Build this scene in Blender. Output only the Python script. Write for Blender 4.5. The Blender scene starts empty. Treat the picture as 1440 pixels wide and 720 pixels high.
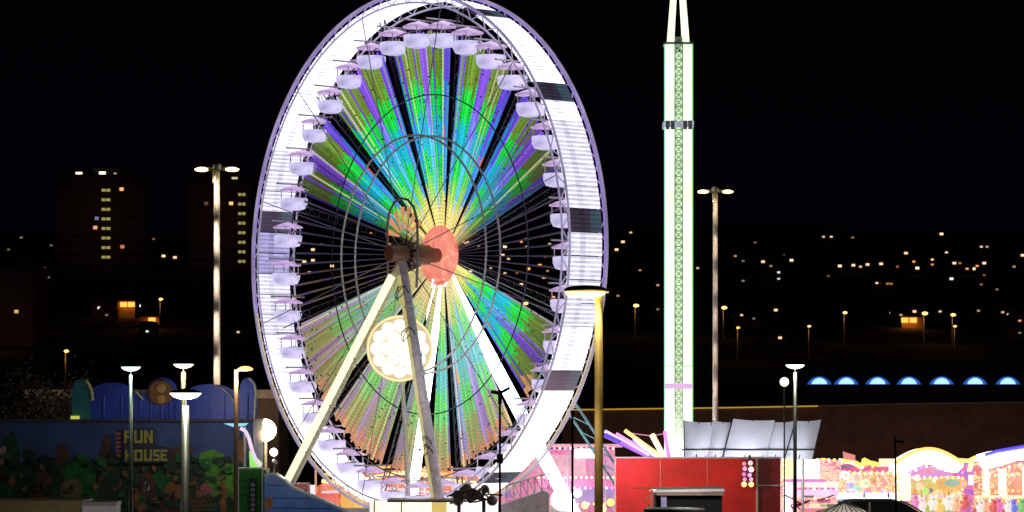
import bpy, math, random
from math import sin, cos, pi, radians as R
from mathutils import Vector as V, Matrix
random.seed(7)
S = bpy.context.scene
# ------------------------------------------------------------------ camera, sky, light
F, H = 4020.0, 10.3            # focal length in photo pixels, camera height in metres
cam_d = bpy.data.cameras.new('camera'); cam = bpy.data.objects.new('camera', cam_d)
S.collection.objects.link(cam); S.camera = cam
cam.location = (0, 0, H); cam.rotation_euler = (R(90), 0, 0)
cam_d.sensor_width = 36; cam_d.lens = 36 * F / 1440; cam_d.shift_y = 200 / 1440
cam_d.clip_start = .5; cam_d.clip_end = 9000
w = bpy.data.worlds.new('World'); S.world = w; w.use_nodes = True
nt = w.node_tree; bg = nt.nodes['Background']
sky = nt.nodes.new('ShaderNodeTexSky'); sky.sky_type = 'NISHITA'; sky.sun_disc = False
sky.sun_elevation = R(-3); sky.sun_rotation = R(150); sky.altitude = 0
bg.inputs[1].default_value = .006
nt.links.new(sky.outputs[0], bg.inputs[0])
town = nt.nodes.new('ShaderNodeBackground'); town.inputs[0].default_value = (.0010, .0002, .0015, 1); town.inputs[1].default_value = 1   # faint town sky glow
add = nt.nodes.new('ShaderNodeAddShader'); nt.links.new(bg.outputs[0], add.inputs[0]); nt.links.new(town.outputs[0], add.inputs[1])
nt.links.new(add.outputs[0], nt.nodes['World Output'].inputs[0])
sl = bpy.data.lights.new('moonlight', 'SUN'); sl.energy = .012; sl.angle = R(.5); sl.color = (.75, .82, 1)
so = bpy.data.objects.new('moonlight', sl); S.collection.objects.link(so); so.rotation_euler = (R(50), 0, R(-30))
S.view_settings.view_transform = 'Standard'; S.view_settings.look = 'None'
S.view_settings.exposure = 0; S.view_settings.gamma = 1
S.cycles.use_adaptive_sampling = True
S.cycles.max_bounces = 5; S.cycles.diffuse_bounces = 2; S.cycles.glossy_bounces = 2
S.cycles.sample_clamp_indirect = 3

# ------------------------------------------------------------------ helpers
def P(px, py, D): return V(((px - 720) * D / F, D, H + (560 - py) * D / F))
def lin(c): return tuple(((v / 255) / 12.92 if v <= 10 else (((v / 255) + .055) / 1.055) ** 2.4) for v in c)
_m = {}
def mat(name, col, rough=.6, metal=0., var=.25, scale=3., bump=.0):
    """painted / dirty surface: base colour broken up by two noises"""
    k = ('m', name)
    if k in _m: return _m[k]
    m = bpy.data.materials.new(name); m.use_nodes = True; t = m.node_tree; b = t.nodes['Principled BSDF']
    co = t.nodes.new('ShaderNodeTexCoord'); n = t.nodes.new('ShaderNodeTexNoise'); n.inputs['Scale'].default_value = scale
    n.inputs['Detail'].default_value = 6; t.links.new(co.outputs['Object'], n.inputs['Vector'])
    r = t.nodes.new('ShaderNodeValToRGB'); e = r.color_ramp.elements
    e[0].position = .3; e[1].position = .7
    e[0].color = (*[c * (1 - var) for c in col], 1); e[1].color = (*[min(1, c * (1 + var * .5)) for c in col], 1)
    t.links.new(n.outputs['Fac'], r.inputs['Fac']); t.links.new(r.outputs['Color'], b.inputs['Base Color'])
    b.inputs['Roughness'].default_value = rough; b.inputs['Metallic'].default_value = metal
    if bump:
        bp = t.nodes.new('ShaderNodeBump'); bp.inputs['Strength'].default_value = bump
        t.links.new(n.outputs['Fac'], bp.inputs['Height']); t.links.new(bp.outputs['Normal'], b.inputs['Normal'])
    _m[k] = m; return m
def em(rgb, s=1., var=0., scale=1.2):
    """glowing surface (lamp, tube, back-lit panel, or a plain part with its light put in); colour in screen rgb"""
    k = ('e', tuple(rgb), s, var, scale)
    if k in _m: return _m[k]
    m = bpy.data.materials.new('lit'); m.use_nodes = True; t = m.node_tree
    b = t.nodes['Principled BSDF']; c = lin(rgb)
    b.inputs['Base Color'].default_value = (.3, .3, .3, 1); b.inputs['Emission Color'].default_value = (*c, 1)
    b.inputs['Emission Strength'].default_value = s  # emission also brightens parts that are no lamps
    if var:
        co = t.nodes.new('ShaderNodeTexCoord'); n = t.nodes.new('ShaderNodeTexNoise'); n.inputs['Scale'].default_value = scale
        n.inputs['Detail'].default_value = 5
        t.links.new(co.outputs['Object'], n.inputs['Vector'])
        mr = t.nodes.new('ShaderNodeMapRange'); mr.inputs[1].default_value = .35; mr.inputs[2].default_value = .65
        mr.inputs[3].default_value = s * (1 - var); mr.inputs[4].default_value = s * (1 + var)
        t.links.new(n.outputs['Fac'], mr.inputs[0]); t.links.new(mr.outputs[0], b.inputs['Emission Strength'])
    _m[k] = m; return m
def art(name, cols, scale, s=1., stretch=(1, 1, 1)):
    """back-lit printed artwork: voronoi patches in several colours"""
    k = ('a', name)
    if k in _m: return _m[k]
    m = bpy.data.materials.new(name); m.use_nodes = True; t = m.node_tree; b = t.nodes['Principled BSDF']
    co = t.nodes.new('ShaderNodeTexCoord'); mp = t.nodes.new('ShaderNodeMapping'); mp.inputs['Scale'].default_value = stretch
    n = t.nodes.new('ShaderNodeTexNoise'); n.inputs['Scale'].default_value = scale; n.inputs['Detail'].default_value = 3
    n.inputs['Distortion'].default_value = 1.5
    t.links.new(co.outputs['Object'], mp.inputs[0]); t.links.new(mp.outputs[0], n.inputs['Vector'])
    r = t.nodes.new('ShaderNodeValToRGB'); e = r.color_ramp.elements; r.color_ramp.interpolation = 'EASE'
    N = len(cols)
    for i, c in enumerate(cols):
        p = .3 + .4 * i / (N - 1)
        if i == 0: e[0].position = p; q = e[0]
        elif i == N - 1: q = e[-1]; q.position = p
        else: q = e.new(p)
        q.color = (*lin(c), 1)
    t.links.new(n.outputs['Fac'], r.inputs['Fac']); t.links.new(r.outputs['Color'], b.inputs['Emission Color'])
    b.inputs['Base Color'].default_value = (.2, .2, .2, 1); b.inputs['Emission Strength'].default_value = s
    _m[k] = m; return m
def attr_em(name, s, attr='led'):
    if name in _m: return _m[name]
    m = bpy.data.materials.new(name); m.use_nodes = True; t = m.node_tree; b = t.nodes['Principled BSDF']
    a = t.nodes.new('ShaderNodeAttribute'); a.attribute_name = attr
    b.inputs['Base Color'].default_value = (.08, .08, .09, 1)
    t.links.new(a.outputs['Color'], b.inputs['Emission Color']); b.inputs['Emission Strength'].default_value = s
    _m[name] = m; return m

class MB:
    def __init__(s): s.v = []; s.f = []; s.c = []
    def face(s, pts, col=None):
        n = len(s.v); s.v += [tuple(p) for p in pts]; s.f.append(tuple(range(n, n + len(pts)))); s.c.append(col); return s
    def raw(s, vs, fs, col=None):
        n = len(s.v); s.v += [tuple(p) for p in vs]
        for f in fs: s.f.append(tuple(n + i for i in f)); s.c.append(col)
        return s
    def box(s, c, d, col=None, rot=0, m=None):
        x, y, z = d[0] / 2, d[1] / 2, d[2] / 2
        vs = [V((a * x, b * y, e * z)) for e in (-1, 1) for b in (-1, 1) for a in (-1, 1)]
        if m: vs = [m @ q for q in vs]
        if rot: M = Matrix.Rotation(rot, 3, 'Z'); vs = [M @ q for q in vs]
        c = V(c); vs = [q + c for q in vs]
        return s.raw(vs, [(0, 2, 3, 1), (4, 5, 7, 6), (0, 1, 5, 4), (2, 6, 7, 3), (0, 4, 6, 2), (1, 3, 7, 5)], col)
    def cyl(s, a, b, r0, r1=None, n=10, col=None, caps=True):
        a, b = V(a), V(b); r1 = r0 if r1 is None else r1; d = (b - a).normalized()
        u = d.orthogonal().normalized(); q = d.cross(u)
        vs = []
        for p, r in ((a, r0), (b, r1)):
            for i in range(n): t = 2 * pi * i / n; vs.append(p + r * (cos(t) * u + sin(t) * q))
        fs = [(i, (i + 1) % n, n + (i + 1) % n, n + i) for i in range(n)]
        if caps: fs += [tuple(range(n))[::-1], tuple(range(n, 2 * n))]
        return s.raw(vs, fs, col)
    def path(s, pts, r, n=6, col=None):
        for a, b in zip(pts[:-1], pts[1:]): s.cyl(a, b, r, r, n, col)
        return s
    def lathe(s, c, prof, n=20, col=None, ax=None):
        c = V(c); vs = []; k = len(prof)
        for (r, z) in prof:
            for i in range(n):
                t = 2 * pi * i / n; q = V((r * cos(t), r * sin(t), z))
                if ax: q = ax @ q
                vs.append(c + q)
        fs = [(j * n + i, j * n + (i + 1) % n, (j + 1) * n + (i + 1) % n, (j + 1) * n + i) for j in range(k - 1) for i in range(n)]
        fs += [tuple(range(n))[::-1], tuple((k - 1) * n + i for i in range(n))]
        return s.raw(vs, fs, col)
    def ball(s, c, r, n=12, sz=1., col=None):
        return s.lathe(c, [(r * sin(pi * max(.04, min(.96, i / 8))), -r * sz * cos(pi * i / 8)) for i in range(9)], n, col)
    def prism(s, pts, y0, y1, col=None):
        """pts = [(x,z)], extruded along y"""
        n = len(pts); vs = [(x, y0, z) for x, z in pts] + [(x, y1, z) for x, z in pts]
        return s.raw(vs, [tuple(range(n)), tuple(range(n, 2 * n))[::-1]] + [(i, n + i, n + (i + 1) % n, (i + 1) % n) for i in range(n)], col)
    def obj(s, name, m, parent=None, smooth=False):
        me = bpy.data.meshes.new(name); me.from_pydata(s.v, [], s.f)
        if isinstance(m, (list, tuple)):
            for q in m: me.materials.append(q)
        elif m: me.materials.append(m)
        if any(c is not None for c in s.c):
            if isinstance(s.c[0], int):
                me.polygons.foreach_set('material_index', [c or 0 for c in s.c])
            else:
                a = me.color_attributes.new('led', 'FLOAT_COLOR', 'CORNER'); d = []
                for f, c in zip(s.f, s.c): d += [c[0], c[1], c[2], 1.] * len(f)
                a.data.foreach_set('color', d)
        if smooth: me.polygons.foreach_set('use_smooth', [True] * len(s.f))
        me.update()
        o = bpy.data.objects.new(name, me); S.collection.objects.link(o)
        if parent: o.parent = parent
        return o
def tag(o, label, cat, group=None, kind=None):
    if label: o['label'] = label
    if cat: o['category'] = cat
    if group: o['group'] = group
    if kind: o['kind'] = kind
    return o
def thing(name, label, cat, loc=(0, 0, 0), rot=0, group=None):
    o = bpy.data.objects.new(name, None); S.collection.objects.link(o); o.empty_display_size = .5
    o.location = loc; o.rotation_euler = (0, 0, rot); return tag(o, label, cat, group)
def copy_tree(o, parent=None):
    c = o.copy(); S.collection.objects.link(c)
    if parent: c.parent = parent
    for ch in o.children: copy_tree(ch, c)
    return c
def add_light(loc, energy, col, rad=.15, parent=None, kind='POINT', rot=None, size=None, name='lamp_or_fill'):  # serves seen lamps and unseen fill lights added beside dark things
    l = bpy.data.lights.new(name, kind); l.energy = energy; l.color = col
    if kind in ('POINT', 'SPOT'): l.shadow_soft_size = rad
    if kind == 'SPOT': l.spot_size = size or R(90); l.spot_blend = .6
    o = bpy.data.objects.new(name, l); S.collection.objects.link(o); o.location = loc
    if rot: o.rotation_euler = rot
    if parent: o.parent = parent
    return o
class Board:
    """builds parts of a thing in its own frame from distances measured at depth D"""
    def __init__(s, name, label, cat, px, D, group=None):
        s.D = D; s.base = V(((px - 720) * D / F, D, 0)); s.root = thing(name, label, cat, s.base, 0, group)
        s.k = D / F
    def q(s, px, py, dy=0): D = s.D + dy; p = P(px, py, s.D); return V((p.x - s.base.x, dy, p.z))
    def pl(s, pts): return [(s.q(x, y).x, s.q(x, y).z) for x, y in pts]
    def poly(s, name, pts, dy, th, m, parent=None):
        return MB().prism(s.pl(pts), dy, dy + th).obj(name, m, parent or s.root)
    def rect(s, name, x0, y0, x1, y1, dy, th, m, parent=None):
        return s.poly(name, [(x0, y1), (x1, y1), (x1, y0), (x0, y0)], dy, th, m, parent)
    def tube(s, name, pts, dy, r, m, parent=None):
        return MB().path([s.q(x, y, dy) for x, y in pts], r).obj(name, m, parent or s.root)

steel = mat('galvanised_steel', (.42, .42, .4), .45, .6, .2)
dark = mat('dark_paint', (.02, .02, .022), .6, 0, .3)
black = mat('black_cloth', (.008, .008, .009), .8, 0, .3)
white = mat('white_paint', (.75, .75, .74), .45, 0, .12)
RIDES = []
cream = mat('cream_paint', (.6, .54, .4), .5, 0, .15)
wood = mat('bark', (.09, .06, .04), .9, 0, .4, 6, .4)

# ------------------------------------------------------------------ ground and hills
def ramp(D):
    pts = [(-9e9, 0), (420, 0), (600, 21), (850, 46), (1200, 72), (1600, 103), (1900, 110), (3000, 40), (9e9, 40)]
    for (a, za), (b, zb) in zip(pts[:-1], pts[1:]):
        if D <= b: return za + (zb - za) * (D - a) / (b - a) if a > -1e9 else 0
def terr(x, y):
    return ramp(y) + (min(1, max(0, (y - 440) / 300)) * (2.2 * sin(x * .011 + y * .004) + 1.5 * sin(x * .027 - y * .009)))
g = MB(); nx, ny = 90, 110
ys = [-120 + 3200 * (j / ny) ** 1.25 for j in range(ny + 1)]; xs = [-1600 + 3200 * i / nx for i in range(nx + 1)]
g.raw([(x, y, terr(x, y)) for y in ys for x in xs],
      [(j * (nx + 1) + i, j * (nx + 1) + i + 1, (j + 1) * (nx + 1) + i + 1, (j + 1) * (nx + 1) + i) for j in range(ny) for i in range(nx)])
tag(g.obj('hills', mat('hillside_grass', (.02, .022, .014), .95, 0, .5, .03), smooth=True), None, None, None, 'structure')
tag(MB().box((0, 190, .04), (420, 440, .08)).obj('fairground_tarmac', mat('tarmac', (.05, .05, .05), .85, 0, .3, .6, .2)), None, None, None, 'structure')

# ------------------------------------------------------------------ the big wheel
TH = R(50.5); CX, CY, HZ, RW = -6.55, 200., 20.35, 18.15
wheel = thing('ferris_wheel', 'huge ferris wheel ringed in white light, its face filled with green, cyan and purple lights', 'ferris wheel', (CX, CY, 0), -TH)
def wp(phi, r, y=0): a = R(phi); return V((r * sin(a), y, HZ + r * cos(a)))
ledm = attr_em('led_strip', 1.45); panm = attr_em('led_panel', 1.0)
frame_m = mat('wheel_steel', (.12, .11, .14), .4, .5, .2)
for sy in (-1, 1):
    b = MB(); N = 120
    for r, t in ((RW, .09), (RW - .75, .07)):
        b.path([wp(360 * i / N, r, sy * 1.62) for i in range(N + 1)], t, 5)
    for i in range(60): b.cyl(wp(6 * i, RW, sy * 1.62), wp(6 * i + 3, RW - .75, sy * 1.62), .04, n=4); b.cyl(wp(6 * i + 3, RW - .75, sy * 1.62), wp(6 * i + 6, RW, sy * 1.62), .04, n=4)
    rim = b.obj('rim', em((175, 165, 205), .55, .3, .4), wheel)  # steel truss glows by itself, the light on it put in as emission
    b = MB()
    for i in range(N):
        a = 360 * (i + .5) / N
        c = lin((150, 120, 215)) if cos(R(a)) > -.2 else lin((215, 190, 150))
        b.cyl(wp(360 * i / N, RW - .12, sy * 1.52), wp(360 * (i + 1) / N, RW - .12, sy * 1.52), .06, n=5, col=c)
    b.obj('edge_glow', attr_em('edge_led', .9), rim)
darkpan = {26, 56, 87, 119, -78, 152}
PN = 72
for i in range(PN):
    a0 = i * 5 + .12 - 2.5; a1 = a0 + 4.76; mid = (a0 + a1) / 2; mid = mid - 360 if mid > 180 else mid
    off = any(abs(mid - d) < 2.5 for d in darkpan)
    b = MB(); NA, NX = 10, 6
    for p in range(NA):
        for q in range(NX):
            t0, t1 = a0 + (a1 - a0) * p / NA, a0 + (a1 - a0) * (p + 1) / NA
            y0, y1 = -1.42 + 2.84 * q / NX, -1.42 + 2.84 * (q + 1) / NX
            br = random.uniform(.75, 1.0) * (1.0 if p % 2 else .62)
            if q in (2,) : br *= .8
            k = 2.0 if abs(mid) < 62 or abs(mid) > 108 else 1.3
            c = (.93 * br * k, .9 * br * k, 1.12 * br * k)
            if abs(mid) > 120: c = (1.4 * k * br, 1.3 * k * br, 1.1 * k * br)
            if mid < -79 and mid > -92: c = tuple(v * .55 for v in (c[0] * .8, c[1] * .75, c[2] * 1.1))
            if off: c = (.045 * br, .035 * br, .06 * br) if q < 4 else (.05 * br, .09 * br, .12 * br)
            r0, r1 = 17.72, 17.84
            for r in (r0, r1):
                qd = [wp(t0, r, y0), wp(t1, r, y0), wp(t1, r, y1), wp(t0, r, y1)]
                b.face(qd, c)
            if q == 0: b.face([wp(t0, r0, y0), wp(t1, r0, y0), wp(t1, r1, y0), wp(t0, r1, y0)], c)
            if q == NX - 1: b.face([wp(t0, r0, y1), wp(t1, r0, y1), wp(t1, r1, y1), wp(t0, r1, y1)], c)
    o = b.obj('light_panel', panm, wheel)
    if off: o['label'] = 'unlit dark rim panel'
# led strips along the face
CON = lambda r: 2.2 - 2.0 * (r / 15.5)
def ledc(phi, r, rnd):
    t = ((phi + 15) % 30) / 30; tt = min(t, 1 - t) * 2; f = r / 15.5 + .035 * sin(phi * 2.7) + .02 * sin(phi * 7.1)
    if tt < .27:
        c = (225, 205, 110) if f < .3 else (60, 160, 220) if f < .52 else (225, 90, 30) if (f < .59 and tt < .17) else (40, 130, 200) if f < .8 else (80, 70, 190)
    elif tt < .35:
        c = (235, 200, 150) if f < .28 else (70, 120, 235) if f < .6 else (105, 60, 215)
    elif tt < .86:
        c = (235, 225, 120) if f < .24 else (150, 215, 70) if f < .34 else (30, 215, 70) if f < .46 else (20, 175, 200) if f < .62 else (20, 205, 60) if f < .78 else (105, 135, 40)
    else:
        c = (235, 205, 160) if f < .24 else (80, 190, 230) if f < .55 else (120, 120, 235) if f < .7 else (125, 75, 215)
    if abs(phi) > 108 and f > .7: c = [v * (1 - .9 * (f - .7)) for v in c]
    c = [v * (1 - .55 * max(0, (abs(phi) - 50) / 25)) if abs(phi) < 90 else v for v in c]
    if phi < -107:   # floodlight haze on the lower left, mixed into the colours as sand
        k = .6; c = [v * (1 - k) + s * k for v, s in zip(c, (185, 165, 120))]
    elif abs(phi) > 140:  # whitish gold floodlight haze mixed into the bottom strips' colours
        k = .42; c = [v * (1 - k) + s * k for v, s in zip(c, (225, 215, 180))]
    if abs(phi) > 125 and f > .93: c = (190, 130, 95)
    c = lin([max(0, min(255, v + rnd)) for v in c]); return c
for s in range(120):
    phi0 = s * 3 - 180
    t = ((phi0 + 15) % 30)
    if t < 1 or t > 29: continue
    if phi0 in (132, 138, 177, -177, -180): continue
    dim = -108 < phi0 < -71 or 73 < phi0 < 110
    b = MB(); SEG = 104; r0, r1 = 2.0, 15.6
    for k in ((1,) if dim else range(4)):
        ph = phi0 - 1.125 + .75 * k; j = random.uniform(.6, 1.15); rr = random.uniform(-14, 14); od = random.random()
        if (k == 0 and t < 4) or (k == 3 and t > 26): continue
        end = r1 - random.uniform(0, .5)
        for i in range(SEG):
            ra, rb = r0 + (end - r0) * i / SEG, r0 + (end - r0) * (i + .93) / SEG
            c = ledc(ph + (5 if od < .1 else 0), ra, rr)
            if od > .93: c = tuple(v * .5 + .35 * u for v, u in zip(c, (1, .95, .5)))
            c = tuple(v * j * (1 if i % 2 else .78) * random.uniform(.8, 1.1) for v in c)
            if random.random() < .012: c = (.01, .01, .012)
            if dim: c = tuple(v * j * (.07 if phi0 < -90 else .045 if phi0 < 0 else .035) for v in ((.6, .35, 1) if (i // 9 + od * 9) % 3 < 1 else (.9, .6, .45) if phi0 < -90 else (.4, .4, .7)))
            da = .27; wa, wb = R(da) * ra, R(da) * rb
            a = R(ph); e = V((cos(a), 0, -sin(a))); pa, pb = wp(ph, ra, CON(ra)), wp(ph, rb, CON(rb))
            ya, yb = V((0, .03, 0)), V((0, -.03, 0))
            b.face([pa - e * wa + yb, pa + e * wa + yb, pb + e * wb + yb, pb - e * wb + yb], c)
            b.face([pa - e * wa + ya, pa + e * wa + ya, pb + e * wb + ya, pb - e * wb + ya], c)
            b.face([pa + e * wa + ya, pa + e * wa + yb, pb + e * wb + yb, pb + e * wb + ya], c)
            b.face([pa - e * wa + ya, pa - e * wa + yb, pb - e * wb + yb, pb - e * wb + ya], c)
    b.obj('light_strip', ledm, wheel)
# spokes: lattice girders standing in the dark gaps, thin rods on the near side
for k in range(12):
    ph = 15 + 30 * k; b = MB(); n = 16
    rr_ = [1.2 + 16.2 * i / n for i in range(n + 1)]; yy = lambda r: CON(r) + .25
    A = [wp(ph, q, yy(q)) - V((cos(R(ph)), 0, -sin(R(ph)))) * (.1 + .2 * q / 17) for q in rr_]
    B = [wp(ph, q, yy(q)) + V((cos(R(ph)), 0, -sin(R(ph)))) * (.1 + .2 * q / 17) for q in rr_]
    b.path(A, .055, 5); b.path(B, .055, 5)
    for i in range(n): b.cyl(A[i], B[i + 1], .03, n=4); b.cyl(B[i], A[i], .03, n=4)
    if k != 4: b.obj('spoke', frame_m, wheel)
    MB().cyl(wp(ph, 1.2, -1.3), wp(ph, 17.4, -1.55), .035, n=5).obj('spoke_rod', mat('rod_lilac', (.4, .38, .5), .4, .3), wheel)
for sy in (-1, 1):
    MB().path([wp(3 * i, 8.3, sy * .62) for i in range(121)], .075, 6).obj('spreader_ring', mat('ring_paint', (.8, .8, .85), .35, .0, .1), wheel)
# cable net rings joining strips
for r in (11.2, 15.7):
    MB().path([wp(3 * i, r, CON(r) - .1) for i in range(121)], .05, 5).obj('cable_ring', frame_m, wheel)
# hub
AX = Matrix.Rotation(R(90), 3, 'X')
hub = MB().lathe((0, 0, HZ), [(.5, -1.7), (.55, -.9), (.7, -.8), (.7, .8), (.55, 1.4), (.55, 2.6)], 20, ax=AX).obj('hub', mat('hub_red', (.25, .1, .08), .5), wheel, False)
b = MB()
for i in range(14): b.cyl(V((0, -1.15, HZ)), wp(i * 360 / 14, 1.4, -1.0), .22, .03, 5)
b.obj('hub_star', mat('star_steel', (.06, .05, .05), .4, .6), hub)
dm = art('disc_glow', [(225, 105, 90), (250, 140, 118), (255, 175, 150)], .9, .95)
d = MB().lathe((0, 0, HZ), [(.9, -.10), (2.1, -.06), (2.12, 0), (2.1, .06), (.9, .1)], 40, ax=AX)
disc = d.obj('hub_disc', dm, wheel); disc.location = (0, 1.85, 0)
b = MB()
orn = [(-1.7, -3.0), (-1.75, 1.8), (-1.55, 2.9), (-1.0, 3.6), (-.2, 3.9), (.6, 3.75), (1.3, 3.2), (1.7, 2.2), (1.75, -.5), (1.6, -2.4)]
b.path([V((x, -1.4, HZ + z)) for x, z in orn], .09, 6)
o = b.obj('crest_frame', mat('crest_steel', (.3, .28, .3), .4, .4), wheel)
pc = V((.15, -1.35, HZ + 1.1))
for i, a in enumerate((-75, -52, -30, -8, 14, 36, 60)):
    a = R(a); u = V((sin(a), 0, cos(a))); n_ = V((cos(a), 0, -sin(a))); q = MB()
    for j in range(6):
        r0_, r1_ = .65 + .26 * j, .65 + .26 * j + .22; w0, w1 = .06 + .03 * j, .09 + .03 * j
        M = [pc + u * r0_ - n_ * w0, pc + u * r0_ + n_ * w0, pc + u * r1_ + n_ * w1, pc + u * r1_ - n_ * w1]
        q.raw(M + [m + V((0, .06, 0)) for m in M], [(0, 1, 2, 3), (7, 6, 5, 4), (0, 4, 5, 1), (1, 5, 6, 2), (2, 6, 7, 3), (3, 7, 4, 0)])
    q.obj('crest_petal', em((235, 165, 105), .7), o)
for i in range(16):
    a = random.uniform(0, 360); r = random.uniform(.9, 2.9); p0 = V((r * sin(R(a)) * .5, -1.2 + random.uniform(-.1, .1), HZ + r * cos(R(a))))
    MB().cyl(p0, p0 + V((random.uniform(-.5, .5), 0, random.uniform(-.6, .6))), .06, n=5).obj('hub_fitting', mat('machine_pink_glow', (.5, .2, .17), .5, .2), wheel)  # pinkish colour puts in the pink glow around the hub
# legs
def leg(x, y, hy, r, m, lm, lr, off, name='support_leg'):
    t = V((0, hy, HZ - .5)); f = V((x, y, 0)); d = (f - t); L = d.length; u = d / L
    side = V((cos(TH), 0, 0)).cross(u).normalized(); e = u.cross(side).normalized()
    b = MB(); b.cyl(t, f, r * .8, r, 12)
    o = b.obj(name, m, wheel)
    n = MB(); c = MB()
    for s_ in off:
        n.cyl(t + e * s_[0] + side * s_[1] + u * 1.2, f + e * s_[0] * 1.1 + side * s_[1] - u * .6, lr, n=8)
    n.obj('glow_tube', lm, o)
    for i in range(1, 6):
        MB().cyl(t + u * (L * i / 6 - .05), t + u * (L * i / 6 + .05), r * 1.1, n=12).obj('flange', m, o)
    return o
leg(-10.8, -6.1, -1.4, .44, mat('leg_cream', (.75, .7, .5), .4), em((255, 247, 208), 1.15), .28, [(.12, -.3)])  # glowing tubes put in the bright highlight along the front legs
leg(10.8, -5.9, -1.4, .36, mat('leg_lilac', (.6, .57, .7), .4), em((222, 205, 120), .6), .17, [(-.27, -.22)])
leg(-10.6, 7.2, 2.2, .3, white, em((255, 255, 250), 6.), .5, [(0, -.25)])
leg(10.6, 7.2, 2.2, .3, white, em((205, 250, 255), 6), .46, [(0, -.25)])
# lattice stair gantry beside the right back leg
b = MB(); A = V((1.9, 5, HZ - 4)); B_ = V((10.5, 9, 3)); o1 = V((.9, 0, .5))
b.path([A + o1, B_ + o1], .09, 6); b.path([A + o1 * 2, B_ + o1 * 2], .09, 6)
for i in range(13): b.cyl(A.lerp(B_, i / 12) + o1, A.lerp(B_, min(1, (i + 1) / 12)) + o1 * 2, .05, n=4)
b.obj('lattice_brace', mat('brace_blue', (.3, .6, .65), .4), wheel)
# cables curling round the centre leg
b = MB()
for zc in (17.5, 14.6, 7.2, 6.6):
    k = (HZ - zc) / HZ; c0 = V((10.8 * k, -1.4 - 4.5 * k - .5, zc))
    for j in range(2):
        pts = [c0 + V((.7 * cos(t * .9 + j), -.2 * sin(t), .45 * sin(t * 1.3 + j) + .1 * j)) for t in [i * .5 for i in range(9)]]
        b.path(pts, .035, 4)
    b.obj('cable', black, wheel); b = MB()
# base frame and boarding deck of the wheel
b = MB().box((0, -1, 1.1), (15, 13, .35)).box((0, -7.5, .55), (15, .3, 1.1))
for x in (-7, -3.5, 0, 3.5, 7):
    for y in (-7, 0, 5): b.box((x, y, .5), (.3, .3, 1.0))
base = b.obj('base_deck', mat('deck_alu', (.45, .45, .48), .4, .5), wheel)
b = MB()
for x in [-7.4 + .74 * i for i in range(21)]: b.cyl((x, -7.4, 1.25), (x, -7.4, 2.5), .03, n=5)
b.cyl((-7.4, -7.4, 2.5), (7.4, -7.4, 2.5), .05, n=6); b.cyl((-7.4, -7.4, 1.9), (7.4, -7.4, 1.9), .03, n=6)
b.obj('guard_rail', steel, base)
# gondolas
CLK = ['twelve', 'one', 'two', 'three', 'four', 'five', 'six', 'seven', 'eight', 'nine', 'ten', 'eleven']
def make_gondola():
    t = thing('gondola', 'x', 'gondola', (0, 0, 0), -TH, 'gondolas hanging inside the big wheel')
    lav = em((205, 196, 242), .9, .3, 1.5); pk = em((205, 170, 225), .75, .3)  # tub and canopy glow by themselves, lilac haze put in as emission
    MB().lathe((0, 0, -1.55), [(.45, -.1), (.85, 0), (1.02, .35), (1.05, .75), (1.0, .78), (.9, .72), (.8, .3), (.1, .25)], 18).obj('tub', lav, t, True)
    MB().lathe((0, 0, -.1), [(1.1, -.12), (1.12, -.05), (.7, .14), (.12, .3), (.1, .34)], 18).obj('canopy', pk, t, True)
    for i in range(4):
        a = i * pi / 2 + pi / 4
        MB().cyl((.92 * cos(a), .92 * sin(a), -.85), (.92 * cos(a), .92 * sin(a), -.15), .04, n=6).obj('post', white, t)
    MB().lathe((0, 0, -1.3), [(.2, 0), (.22, .5), (.45, .52), (.45, .56), (.1, .6)], 12).obj('centre_wheel', steel, t, True)
    MB().lathe((0, 0, -1.2), [(.5, 0), (.86, 0), (.86, .12), (.5, .12)], 18).obj('bench', mat('bench_red', (.35, .05, .04), .5), t)
    MB().cyl((0, -1.5, .28), (0, 1.5, .28), .06, n=8).obj('axle', steel, t)
    return t
g0 = make_gondola()
for i in range(36):
    g_ = g0 if i == 0 else copy_tree(g0)
    g_.location = V((CX, CY, 0)) + Matrix.Rotation(-TH, 3, 'Z') @ wp(10 * i, 16.1)
    h = CLK[i // 3]
    g_['label'] = ("pale lilac gondola hanging at the %s o'clock position of the big wheel" % h, 'pale lilac gondola next clockwise after the one at %s on the big wheel' % h,
                   'pale lilac gondola second clockwise after the one at %s on the big wheel' % h)[i % 3]

# floodlight cluster before the lower half of the wheel
Bd = Board('floodlight_tower', 'round cluster of blinding white floodlights in the lower half of the big wheel', 'floodlight', 566, 199)
c = Bd.q(562, 490)
MB().cyl((.6, .8, 0), c + V((.1, .3, -1)), .2, .14, 12).obj('mast', white, Bd.root)
MB().lathe(c + V((0, .3, 0)), [(2.15, -.1), (2.25, 0), (2.15, .1)], 36, ax=AX).obj('glare_dish', em((245, 200, 130), .45, .3, .9), Bd.root)  # self-glowing disc and rim, added for the warm glare round the lamps
MB().path([c + V((2.24 * cos(i * pi / 20), .2, 2.24 * sin(i * pi / 20))) for i in range(41)], .09, 6).obj('glare_rim', em((250, 225, 150), .9), Bd.root)
for x, z in [(0, 0)] + [(.85 * cos(k * pi / 3), .85 * sin(k * pi / 3)) for k in range(6)] + [(1.62 * cos(k * pi / 6), 1.62 * sin(k * pi / 6)) for k in range(12)]:
    MB().lathe(c + V((x, -.05, z)), [(.40, .15), (.42, -.05), (.3, -.1)], 16, ax=AX).obj('lamp_head', em((255, 252, 232), 1.8), Bd.root)
add_light(c + V((0, -9, -1)), 400, (1, .93, .8), .8, Bd.root)

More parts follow.
